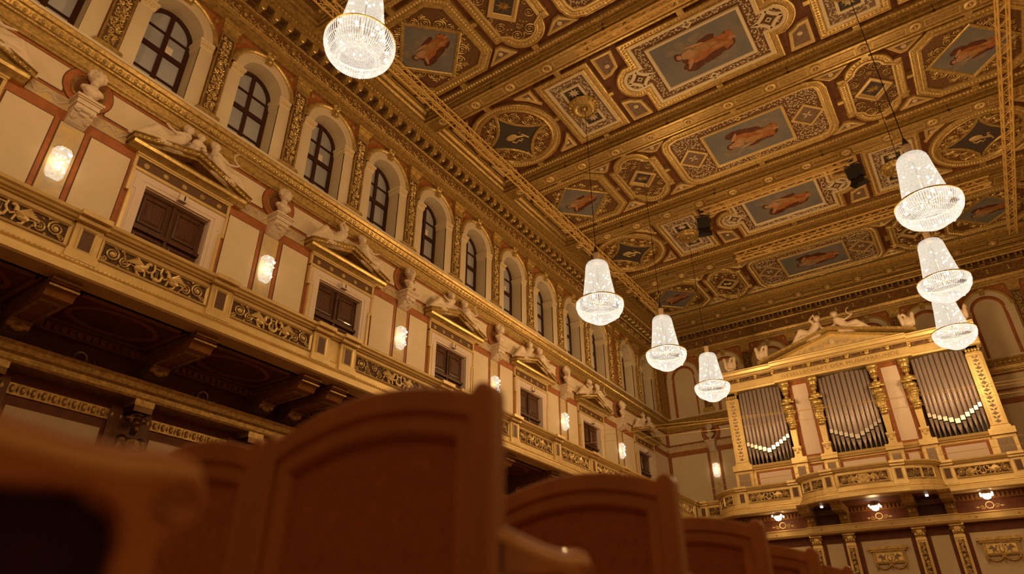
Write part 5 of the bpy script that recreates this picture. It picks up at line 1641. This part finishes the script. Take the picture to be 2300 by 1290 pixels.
def make_centre_b(seed):
    e = empty('painted_coffer')
    q = []
    def corner(sx, sy):
        P = [(2.86, 0.95), (2.86, 1.02)] + [(2.36 + 0.46 * math.cos(t), 1.10 + 0.46 * math.sin(t)) for t in [0.1 + (PI / 2 - 0.2) * k / 6 for k in range(7)]] + [(2.28, 1.62)]
        P = [(sx * x, sy * y) for x, y in P]
        return P if sx * sy > 0 else P[::-1]
    L = corner(1, 1) + corner(-1, 1) + corner(-1, -1) + corner(1, -1)
    frame(e, L)
    b = MB('ceil'); b.mold(rect(-1.45, 1.45, -1.0, 1.0), [(0, -0.03), (0, 0.03), (0.02, 0.045), (0.09, 0.03), (0.11, 0.0)])
    for s in (-1, 1):
        D = [(s * 2.03 + 0.56 * math.cos(t), 0.62 * math.sin(t)) for t in (0, PI / 2, PI, 1.5 * PI)]
        b.mold(D, [(0, -0.03), (0, 0.02), (0.08, 0.02), (0.08, -0.02)])
        b.mold([(0.13 * math.cos(t), s * 1.18 + 0.12 * math.sin(t)) for t in (0, PI / 2, PI, 1.5 * PI)], [(0, -0.03), (0, 0.012), (0.05, 0.012), (0.05, -0.03)])
    b.mold(inset(L, 0.25), [(0, -0.03), (0, 0.012), (0.07, 0.012), (0.075, -0.03)])
    b.obj('inner_frame', 'gold_pale', e)
    b = MB('ceil')
    for s in (-1, 1): b.plate([(s * 2.03 + 0.47 * math.cos(t), 0.52 * math.sin(t)) for t in (0, PI / 2, PI, 1.5 * PI)], -0.02)
    b.obj('diamond_ground', 'field_brown', e)
    b = MB('ceil')
    def ok(x, y):
        ax, ay = abs(x), abs(y)
        if ax < 1.5: return 1.06 < ay < 1.28
        return ax < 2.5 and ay < 1.25 and abs(ax - 2.03) / 0.62 + ay / 0.68 > 1
    leafwork(b, ok, -2.6, 2.6, -1.3, 1.3, 0.085, 6, 0.07)
    for s in (-1, 1):
        for v in (-1, 1):
            b.tube([(s * (2.03 + 0.42 * math.cos(t)), v * (0.88 + 0.26 * math.sin(t)), -0.02) for t in [2 * PI * k / 16 for k in range(17)]], 0.010, 4)
        for k in range(4): b.leaf(s * 2.03, 0, PI / 4 + k * PI / 2, 0.2, 0.07, -0.02, 0.02)
    b.obj('leafwork', 'ivory', e)
    canvas(e, rect(-1.36, 1.36, -0.91, 0.91), seed, 1.12, 0.80)
    return e
def make_oct(seed):
    e = empty('octagonal_coffer')
    c = 1.02
    L = [(1.62, -1.08), (1.62, 1.08), (c, 1.62), (-c, 1.62), (-1.62, 1.08), (-1.62, -1.08), (-c, -1.62), (c, -1.62)]
    frame(e, L)
    b = MB('ceil'); b.mold([(1.27, 0), (0, 1.27), (-1.27, 0), (0, -1.27)], [(0, -0.03), (0, 0.03), (0.03, 0.045), (0.10, 0.03), (0.12, 0.0)])
    b.mold(inset(L, 0.25), [(0, -0.03), (0, 0.015), (0.09, 0.015), (0.10, -0.03)])
    b.obj('inner_frame', 'gold', e)
    b = MB('ceil')
    for q in range(4):
        a = PI / 4 + q * PI / 2
        cx, cy = 0.98 * math.cos(a), 0.98 * math.sin(a); tx, ty = -math.sin(a), math.cos(a)
        for s in (-1, 1):
            b.spiral(cx + tx * 0.21 * s - 0.01 * math.cos(a), cy + ty * 0.21 * s, 0.215, 2.4, a, s, 0.024, -0.01); b.spiral(cx + tx * 0.55 * s - math.cos(a) * 0.05, cy + ty * 0.55 * s - math.sin(a) * 0.05, 0.14, 1.8, a, -s, 0.02, -0.01); b.spiral(cx + tx * 0.80 * s - math.cos(a) * 0.06, cy + ty * 0.80 * s - math.sin(a) * 0.06, 0.085, 1.4, a, s, 0.016, -0.01); b.spiral(cx + tx * 0.36 * s + math.cos(a) * 0.17, cy + ty * 0.36 * s + math.sin(a) * 0.17, 0.09, 1.4, a, -s, 0.016, -0.01)
        for k in range(26): b.leaf(cx + tx * (-0.8 + 0.064 * k) + math.cos(a) * (0.14 * math.sin(k * 2.4) - 0.02), cy + ty * (-0.8 + 0.064 * k) + math.sin(a) * (0.14 * math.sin(k * 2.4) - 0.02), a + k, 0.09, 0.055, -0.03, 0.035)
    b.obj('scrollwork', 'gold', e)
    canvas(e, [(1.15, 0), (0, 1.15), (-1.15, 0), (0, -1.15)], seed, 0.86, 0.56, -0.15)
    return e
def make_quat():
    e = empty('quatrefoil_coffer')
    A = [(-0.95, -0.98), (-0.72, -0.98)] + [(0.72 * math.cos(t), -0.92 + 0.70 * math.sin(t)) for t in [PI + PI * k / 16 for k in range(17)]] + [(0.72, -0.98), (0.95, -0.98)]
    B = [(-x, -y) for x, y in A]
    L = []
    for q in A + B:
        if not L or abs(L[-1][0] - q[0]) + abs(L[-1][1] - q[1]) > 0.02: L.append(q)
    frame(e, L)
    b = MB('ceil'); b.mold([(0.58, 0), (0, 0.62), (-0.58, 0), (0, -0.62)], [(0, -0.03), (0, 0.03), (0.07, 0.035), (0.10, -0.02), (0.13, 0.0), (0.16, -0.03), (0.20, -0.05)])
    b.mold(inset(L, 0.25), [(0, -0.03), (0, 0.012), (0.06, 0.012), (0.06, -0.03)])
    b.obj('inner_frame', 'gold_pale', e)
    b = MB('ceil'); b.plate([(0.46, 0), (0, 0.5), (-0.46, 0), (0, -0.5)], -0.025); b.obj('diamond_ground', 'field_dark', e)
    b = MB('ceil')
    for k in range(16): b.leaf(0, 0, 2 * PI * k / 16, 0.17 if k % 2 else 0.24, 0.035, -0.02, 0.03)
    for s in (-1, 1):
        b.spiral(-0.22, s * 1.06, 0.21, 2.2, 0, s, 0.022, -0.01); b.spiral(0.22, s * 1.06, 0.21, 2.2, PI, -s, 0.022, -0.01); b.spiral(0, s * 0.80, 0.10, 1.6, 0, s, 0.018, -0.01)
        b.spiral(0.50, s * 0.56, 0.16, 1.8, 0, s, 0.02, -0.01); b.spiral(-0.50, s * 0.56, 0.16, 1.8, 0, -s, 0.02, -0.01); b.spiral(0.58, s * 0.2, 0.09, 1.4, 0, s, 0.016, -0.01); b.spiral(-0.58, s * 0.2, 0.09, 1.4, 0, -s, 0.016, -0.01)
        for k in range(14): b.leaf(-0.6 + 0.09 * k, s * (0.74 + 0.12 * math.sin(k * 2.1)), k, 0.09, 0.055, -0.03, 0.03)
    b.obj('scrollwork', 'gold', e)
    return e
def make_corner(poly, nm='corner_panel'):
    e = empty(nm)
    b = MB('ceil'); b.mold(poly, [(0, -0.12), (0, -0.02), (0.02, 0.01), (0.05, 0.01), (0.06, -0.01), (0.10, 0.0), (0.12, -0.04)]); b.obj('frame', 'gold_pale', e)
    b = MB('ceil'); b.plate(inset(poly, 0.115), -0.04); b.obj('ground', 'field_brown', e)
    P = inset(poly, 0.12)
    cx, cy = sum(p[0] for p in P) / len(P), sum(p[1] for p in P) / len(P)
    b = MB('ceil'); b.disk(cx, cy, 0.075, -0.04, -0.02, 14); b.ell((cx, cy, -0.02), (0.04, 0.04, 0.025), 8, 5); b.obj('rosette', 'ivory', e)
    return e
# corner panels, for the quadrant x > 0, y > 0 (mirrored by scale)
ca1 = make_corner([(2.28, 1.62), (3.0, 1.62), (3.0, 0.62)] + [(2.03 + 0.93 * math.cos(t), 0.93 * math.sin(t)) for t in (0.80, 1.0, 1.18)])
ca2 = make_corner([(5.24, 1.60), (5.90, 1.60)] + [(6.86 + 1.80 * math.cos(t), 1.80 * math.sin(t)) for t in (PI * 0.68, PI * 0.76, PI * 0.85)] + [(5.24, 0.80)])
ca3 = make_corner([(8.50, 1.60), (7.85, 1.60)] + [(6.86 + 1.80 * math.cos(t), 1.80 * math.sin(t)) for t in (PI * 0.32, PI * 0.24, PI * 0.15)] + [(8.50, 0.80)])
cb1 = make_corner([(2.98, 1.18), (2.52, 1.60), (3.62, 1.60), (3.20, 1.22)])
cb2 = make_corner([(4.68, 1.60), (5.72, 1.60), (5.20, 1.14), (5.02, 1.14)])
cb3 = make_corner([(8.50, 1.62), (8.08, 1.62), (8.50, 1.24)])
protos = {'a': [ca1, ca2, ca3], 'b': [cb1, cb2, cb3]}
used = set()
def place(src, loc, lab, cat, grp, sc=None, rz=0):
    if id(src) in used: o = tree(src)
    else: used.add(id(src)); o = src
    o.location = loc; o.rotation_euler = (0, 0, rz)
    if sc: o.scale = sc
    tag(o, lab, cat, grp)
    return o
rd, sq, qf = make_round(), make_square(), make_quat()
oc = [make_oct(11), make_oct(12)]
RN = {10.33: 'first ceiling row', 15.05: 'second ceiling row', 19.76: 'third ceiling row', 24.47: 'fourth ceiling row', 29.8: 'last ceiling row'}
for i, yr in enumerate(ROWS):
    kind = 'b' if i in (0, 2, 4) else 'a'
    rn = RN[yr]
    if kind == 'a':
        c = make_centre_a(20 + i)
        place(c, (0, yr, ZC), 'long round-lobed coffer with a painted draped figure, ' + rn, 'ceiling painting', 'central ceiling paintings')
        for s, sn in ((-1, 'left'), (1, 'right')):
            place(sq, (s * 4.1, yr, ZC), 'oblong coffer with deep gilded rosette, %s of the painting, %s' % (sn, rn), 'ceiling coffer', 'rosette coffers')
            place(rd, (s * 6.86, yr, ZC), 'round coffer with star frame and lute trophy, %s end of the %s' % (sn, rn), 'ceiling coffer', 'round coffers')
    else:
        c = make_centre_b(20 + i)
        place(c, (0, yr, ZC), 'long coffer with a painted figure between two diamonds, ' + rn, 'ceiling painting', 'central ceiling paintings')
        for s, sn in ((-1, 'left'), (1, 'right')):
            place(qf, (s * 4.1, yr, ZC), 'lobed coffer with dark diamond and sunburst, %s of the painting, %s' % (sn, rn), 'ceiling coffer', 'lobed coffers')
            place(oc[0 if s < 0 else 1], (s * 6.86, yr, ZC), 'octagonal coffer with diamond-shaped painting, %s end of the %s' % (sn, rn), 'ceiling painting', 'octagonal painted coffers')
    for k, src in enumerate(protos[kind]):
        for sx in (-1, 1):
            for sy in (-1, 1):
                pos = ('by the painting', 'between the outer coffers', 'at the wall')[k]
                place(src, (0, yr, ZC), 'small corner panel with disc %s, %s %s corner, %s' % (pos, 'left' if sx < 0 else 'right', 'near' if sy < 0 else 'far', rn), 'ceiling panel', 'corner panels of the ceiling', (sx, sy, 1))
# side frames along the walls in each bay
m = MB('ceil')
for yr in ROWS:
    for s in (-1, 1):
        a, c = sorted((s * 8.56, s * 8.66)); m.box(a, c, yr - 1.75, yr + 1.75, -GZ, -(ZC - 0.0))
        for u in (-5.16, -3.06, 3.06, 5.16):
            pass
    for x in (-6.86, -4.1, 0, 4.1, 6.86):
        for sy in (-1, 1): m.box(x - 0.10, x + 0.10, yr + sy * 1.72 - 0.10, yr + sy * 1.72 + 0.10, -GZ, -(ZC - 0.05))
    for x in (-8.5, -5.16, -3.08, 3.08, 5.16, 8.5): m.box(x - 0.09, x + 0.09, yr - 0.07, yr + 0.07, -GZ, -(ZC - 0.05))
o = struct('trim_18', m, 'gold')
# ------------------------------------------------------------------ chandeliers
def make_chandelier():
    e = empty('chandelier')
    # local origin: centre of the rim
    b = MB('xyz')
    n = 84
    for k in range(n):
        a = 2 * PI * k / n
        ca, sa = math.cos(a), math.sin(a)
        b.tube([(0.47 * ca, 0.47 * sa, 0.05), (0.415 * ca, 0.415 * sa, 0.45), (0.36 * ca, 0.36 * sa, 0.85), (0.325 * ca, 0.325 * sa, 1.18)], 0.0125, 4)
    b.lathe([(0.325, 1.18), (0.325, 1.24), (0.29, 1.30), (0.10, 1.33)], (0, 0), 32)
    b.obj('crystal_strands', 'crystal', e)
    b = MB('xyz')
    prof = [(0.655, -0.02), (0.66, -0.10), (0.62, -0.24), (0.53, -0.37), (0.41, -0.45), (0.33, -0.47)]
    for k in range(80):
        a = 2 * PI * k / 80
        b.tube([(r * math.cos(a), r * math.sin(a), z) for r, z in prof], 0.0135, 4)
    b.obj('bowl_strands', 'crystal_bowl', e)
    b = MB('xyz')
    for r, z in prof[2:]: b.tube([(r * 0.99 * math.cos(2 * PI * k / 36), r * 0.99 * math.sin(2 * PI * k / 36), z) for k in range(36)], 0.010, 4, closed=True)
    b.lathe([(0.32, -0.46), (0.31, -0.53), (0.24, -0.58), (0.22, -0.565), (0.15, -0.56), (0.13, -0.60), (0.0, -0.60)], (0, 0), 28, False)
    b.obj('bowl_rings', 'crystal_bowl', e)
    b = MB('xyz')
    b.tube([(0.665 * math.cos(2 * PI * k / 48), 0.665 * math.sin(2 * PI * k / 48), 0.0) for k in range(48)], 0.018, 6, closed=True)
    b.obj('gilded_rim', 'gold', e)
    b = MB('xyz')
    for k in range(8):
        a = 2 * PI * k / 8; b.tube([(0.66 * math.cos(a), 0.66 * math.sin(a), 0), (0.05 * math.cos(a), 0.05 * math.sin(a), 0.02)], 0.006, 4)
    b.tube([(0, 0, -0.1), (0, 0, 1.35)], 0.012, 6)
    b.obj('inner_frame', 'iron', e)
    r = random.Random(9)
    b = MB('xyz')
    for k in range(34):
        z = r.uniform(0.12, 1.15); a = r.uniform(0, 2 * PI); q = 0.47 - 0.13 * z - 0.01
        b.ell((q * math.cos(a), q * math.sin(a), z), (0.026, 0.026, 0.026), 8, 6)
    for k in range(24):
        z = -r.uniform(0.05, 0.38); a = r.uniform(0, 2 * PI); q = 0.62 - 0.5 * max(0, -z - 0.16)
        b.ell((q * math.cos(a), q * math.sin(a), z), (0.036, 0.036, 0.036), 8, 6)
    b.obj('light_bulbs', 'bulb', e, True)
    b = MB('xyz'); b.lathe([(0.085, 1.30), (0.08, 1.45), (0.095, 1.62), (0.10, 1.66), (0.05, 1.68)], (0, 0), 14)
    b.obj('cable_sleeve', 'sleeve', e, True)
    b = MB('xyz'); b.lathe([(0.06, 1.66), (0.07, 1.72), (0.035, 1.86), (0.012, 1.92)], (0, 0), 10); b.obj('hook_cap', 'iron', e)
    for z, f in ((0.55, 0.35), (-0.12, 0.65)):
        l = bpy.data.lights.new('bulb_light', 'POINT'); l.energy = LAMP_W * f; l.color = LAMP_C; l.shadow_soft_size = 0.12
        o = bpy.data.objects.new('bulb_light', l); COL.objects.link(o); o.parent = e; o.location = (0, 0, z)
    return e
ch0 = make_chandelier()
CH = [(-4.1, 5.62, 11.44, 'nearest of the left row, cut by the top edge'), (-4.1, 15.14, 10.01, 'second of the left row, near the middle of the photo'), (-4.1, 19.93, 10.22, 'third of the left row'), (-4.1, 24.52, 10.49, 'last of the left row, nearest the organ wall'),
      (4.1, 15.08, 10.02, 'largest of the three at the right'), (4.1, 20.3, 10.50, 'middle of the three at the right'), (4.1, 25.3, 10.90, 'lowest of the three at the right, before the organ'),
      (4.1, 5.62, 11.0, 'of the right row above the top edge'), (-4.1, 0.9, 10.8, 'added to the left row beside the camera, unseen'), (4.1, 0.9, 10.8, 'added to the right row above the camera, unseen'), (-4.1, -5.6, 10.5, 'added to the left row behind the camera, unseen'), (4.1, -5.6, 10.5, 'added to the right row behind the camera, unseen')]  # unseen chandeliers beside and behind the camera are added to brighten the hall
LF = {0: 0.7, 1: 1.0, 4: 1.0, 2: 1.15, 5: 1.15, 3: 1.2, 6: 1.2, 7: 0.8}
for i, (x, y, z, t) in enumerate(CH):
    o = ch0 if i == 0 else tree(ch0)
    o.location = (x, y, z)
    tag(o, 'lit crystal chandelier, ' + t, 'chandelier', 'crystal chandeliers')
    for q in o.children:
        if q.type == 'LIGHT': q.data = q.data.copy(); q.data.energy = LAMP_W * LF.get(i, 0.9) * (0.35 if q.location.z > 0 else 0.65)
    b = MB('xyz'); b.tube([(0, 0, 1.9), (0, 0, ZC + 0.12 - z)], 0.010, 5); b.obj('cable', 'iron', o)

# ------------------------------------------------------------------ lighting trusses
def truss(p0, p1, label, size=0.26):
    a, c = Vector(p0), Vector(p1)
    L = (c - a).length; d = (c - a) / L
    side = Vector((d.y, -d.x, 0)) * size / 2
    hh = Vector((0, 0, size / 2))
    cs = [a + side - hh, a - side - hh, a - side + hh, a + side + hh]
    e = empty('truss', label=label, cat='truss', group='lighting trusses')
    b = MB('xyz')
    for q in cs: b.tube([q, q + d * L], 0.028, 6)
    b.obj('chord', 'truss', e)
    b = MB('xyz')
    n = int(L / 0.30)
    for i in range(n):
        t0, t1 = d * (L * i / n), d * (L * (i + 1) / n)
        for k in range(4):
            q, r = cs[k], cs[(k + 1) % 4]
            if i % 2: q, r = r, q
            b.tube([q + t0, r + t1], 0.014, 4)
    b.obj('lattice', 'truss', e)
    b = MB('xyz')
    for f in (0.08, 0.36, 0.64, 0.92):
        q = a + (c - a) * f + hh
        b.tube([q, (q.x, q.y, ZB)], 0.008, 4)
    b.obj('hanger', 'iron', e)
    return e
truss((-7.75, 3.0, 16.88), (-7.62, 29.4, 16.88), 'long golden lattice truss hung under the ceiling along the left wall')
truss((7.5, 3.0, 16.88), (7.52, 31.0, 16.88), 'long golden lattice truss hung under the ceiling at the right edge')
truss((-2.9, 12.45, 16.93), (6.9, 12.45, 16.93), 'cross truss below the nearest ceiling beam above the largest painting', 0.22)
truss((-2.8, 22.4, 16.9), (2.9, 22.4, 16.9), 'cross truss with the two black spotlights in front of the far ceiling rows', 0.22)
truss((-2.75, 26.55, 16.9), (6.9, 26.55, 16.9), 'farthest cross truss below the double ceiling beam', 0.3)
def make_spot():
    e = empty('spotlight')
    b = MB('xyz')
    b.box(-0.24, 0.24, -0.20, 0.20, -0.62, -0.18)
    for k in range(4):
        a = PI / 4 + k * PI / 2
        x, y = 0.2 * math.cos(a), 0.2 * math.sin(a)
        b.face(b.p(x * 1.0, y * 1.0, -0.60), b.p(-y * 1.0, x * 1.0, -0.60), b.p(-y * 1.9, x * 1.9, -0.88), b.p(x * 1.9, y * 1.9, -0.88))
    b.obj('housing', 'black', e)
    b = MB('xyz'); b.lathe([(0.15, -0.66), (0.17, -0.62), (0.15, -0.60)], (0, 0), 18); b.obj('lens', 'iron', e)
    b = MB('xyz'); b.tube([(-0.28, 0, -0.4), (-0.28, 0, -0.08), (0.28, 0, -0.08), (0.28, 0, -0.4)], 0.022, 5); b.tube([(0, 0, -0.08), (0, 0, 0.12)], 0.03, 6); b.box(-0.07, 0.07, -0.07, 0.07, -0.02, 0.12); b.obj('yoke', 'black', e)
    return e
sp = make_spot()
for i, (x, t, rz) in enumerate(((-2.78, 'left', 0.3), (2.78, 'right', -0.3))):
    o = sp if i == 0 else tree(sp)
    o.location = (x, 22.4, 16.86); o.rotation_euler = (0.3, 0, rz)
    tag(o, 'black stage spotlight clamped to the %s end of the cross truss' % t, 'spotlight', 'stage spotlights')
# small hooks under the beams
hk = MB('xyz'); hk.tube([(0, 0, 0), (0, 0, -0.22)], 0.012, 5); hk.ell((0, 0, -0.25), (0.035, 0.035, 0.06), 8, 5)
hk0 = hk.obj('ceiling_hook', 'iron')
first = True
for yb, yn in ((12.36, 'nearest'), (17.06, 'second'), (21.78, 'third'), (26.6, 'double')):
    for k, x in enumerate((-6.0, -2.0, 2.0, 6.0)):
        o = hk0 if first else tree(hk0); first = False
        o.location = (x, yb, ZC - 0.09)
        tag(o, 'small dark hook beside the %s ceiling beam, %s from the left wall' % (yn, ORD[k]), 'hook', 'hooks beside the ceiling beams')
# thin wires stretched across the hall in front of the organ
for i, (a, c, t) in enumerate((((-9.5, 25.6, 9.95), (9.5, 27.5, 9.3), 'upper'), ((-9.5, 25.6, 9.75), (9.5, 26.5, 9.2), 'middle'), ((-9.5, 24.0, 9.0), (9.5, 27.0, 8.9), 'lower'))):
    b = MB('xyz'); a = Vector(a); c = Vector(c)
    b.tube([a + (c - a) * f + Vector((0, 0, -0.3 * 4 * f * (1 - f) * 0.5)) for f in [k / 12 for k in range(13)]], 0.007, 4)
    tag(b.obj('suspension_wire', 'truss'), 'thin wire stretched across the hall in front of the organ, the %s of three' % t, 'wire')

# ------------------------------------------------------------------ hall chairs
def make_chair():
    e = empty('concert_chair')
    W = 0.285
    top = [(x, 0.985 + 0.055 * (1 - (x / W) ** 2)) for x in [W - 2 * W * k / 16 for k in range(17)]]
    L = [(-W, 0.30), (W, 0.30)] + top
    def ring(a, t):
        w_ = W - a
        return [(-w_, 0.30 + a), (w_, 0.30 + a)] + [(x, 0.985 - t + 0.055 * (1 - (x / W) ** 2)) for x in [w_ - 2 * w_ * k / 16 for k in range(17)]]
    b = MB('wall')
    R = [[b.p(x, z, q) for x, z in ring(a, t)] for a, t, q in ((0, 0, -0.022), (0, 0, 0.018), (0.002, 0.004, 0.021), (0.002, 0.046, 0.021), (0.002, 0.054, 0.010), (0.044, 0.086, 0.010), (0.054, 0.096, 0.002), (0.058, 0.100, -0.010))]
    for k in range(len(R) - 1):
        for i in range(19):
            j = (i + 1) % 19
            b.face(R[k][i], R[k][j], R[k + 1][j], R[k + 1][i])
    b.face(*R[0][::-1])
    o = b.obj('backrest', 'chair_wood', e)
    b = MB('wall'); b.prism(ring(0.056, 0.098), -0.018, -0.008); b.obj('back_panel', 'chair_panel', e)
    for s in (-1, 1):
        b = MB('wall')
        c = s * 0.298
        P = [(c - 0.026, 0.0), (c + 0.026, 0.0), (c + 0.026, 0.975)] + [(c + 0.026 * math.cos(t), 0.975 + 0.03 * math.sin(t)) for t in [PI * k / 10 for k in range(1, 10)]] + [(c - 0.026, 0.975)]
        b.prism(P, -0.028, 0.024)
        o = b.obj('back_post', 'chair_wood', e)
        bv = o.modifiers.new('b', 'BEVEL'); bv.width = 0.009; bv.segments = 3; bv.limit_method = 'ANGLE'
    AP = [(0.0, 0.757), (0.07, 0.747), (0.15, 0.738), (0.20, 0.735), (0.25, 0.736), (0.29, 0.743), (0.315, 0.740), (0.333, 0.724), (0.341, 0.70), (0.337, 0.68), (0.324, 0.664), (0.306, 0.655), (0.298, 0.64), (0.300, 0.60), (0.308, 0.52), (0.315, 0.42), (0.255, 0.42), (0.256, 0.52), (0.260, 0.60), (0.262, 0.645), (0.255, 0.668), (0.24, 0.681), (0.215, 0.687), (0.18, 0.685), (0.10, 0.675), (0.0, 0.668)]
    def arm(c):
        b = MB('xyz')
        A = [b.p(c - 0.022, y, z) for y, z in AP]; B = [b.p(c + 0.022, y, z) for y, z in AP]
        b.face(*A); b.face(*B[::-1])
        for i in range(len(AP)): b.face(A[i], B[i], B[(i + 1) % len(AP)], A[(i + 1) % len(AP)])
        o = b.obj('armrest', 'chair_wood', e)
        bv = o.modifiers.new('b', 'BEVEL'); bv.width = 0.017; bv.segments = 4; bv.limit_method = 'ANGLE'
        for s in (-1, 1):
            q = MB('xyz')
            y0, z0 = 0.305, 0.693
            pts = [(c + s * 0.023, y0 + 0.026 * (1 - k / 26) * math.cos(k * 0.5), z0 + 0.026 * (1 - k / 26) * math.sin(k * 0.5)) for k in range(24)]
            q.tube(pts, 0.005, 5); q.obj('arm_scroll', 'chair_wood', o)
    arm(0.302)
    b = MB('xyz'); b.tube([(0.302, y, z) for y, z in [(y, z - 0.021) for y, z in AP[:7]] + [(0.320, 0.700)]], 0.025, 10); b.obj('arm_highlight_cap', 'arm_highlight_wood', e, True)  # paler tube along the arm top, its colour carries the highlight
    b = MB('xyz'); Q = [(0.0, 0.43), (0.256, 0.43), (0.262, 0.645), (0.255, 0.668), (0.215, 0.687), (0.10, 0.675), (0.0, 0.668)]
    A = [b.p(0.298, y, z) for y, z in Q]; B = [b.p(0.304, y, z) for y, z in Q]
    b.face(*A); b.face(*B[::-1]); b.obj('arm_opening_shade', 'opening_shade', e)  # dark sheet across the arm opening stands for the shade inside
    b = MB('xyz'); b.box(-0.275, 0.275, 0.02, 0.44, 0.395, 0.425); o = b.obj('seat', 'chair_wood', e)
    b = MB('xyz'); b.box(-0.255, 0.255, 0.04, 0.43, 0.425, 0.465); o = b.obj('seat_cushion', 'chair_panel', e)
    bv = o.modifiers.new('b', 'BEVEL'); bv.width = 0.02; bv.segments = 3
    for s in (-1, 1):
        b = MB('xyz'); b.box(s * 0.262 - 0.02, s * 0.262 + 0.02, 0.38, 0.42, 0, 0.42); b.obj('leg', 'chair_wood', e)
    return e
chr0 = make_chair()
cn = ['only its blurred curled armrest in view', 'the largest back in the foreground', 'second back behind the largest', 'third back behind the largest', 'fourth back behind the largest', 'fifth back behind the largest', 'last small back of the line']
for k in range(-1, 6):
    o = chr0 if k == -1 else tree(chr0)
    o.location = (2.180, 0.95 + 0.845 * k - (0.025 if k < 0 else 0), ZF)
    tag(o, 'red-brown wooden concert chair, ' + cn[k + 1], 'chair', 'chairs of the parterre')
o = tree(chr0); o.location = (2.180 - 0.645, 0.95, ZF)
tag(o, 'red-brown wooden concert chair between the blurred armrest and the largest back', 'chair', 'chairs of the parterre')
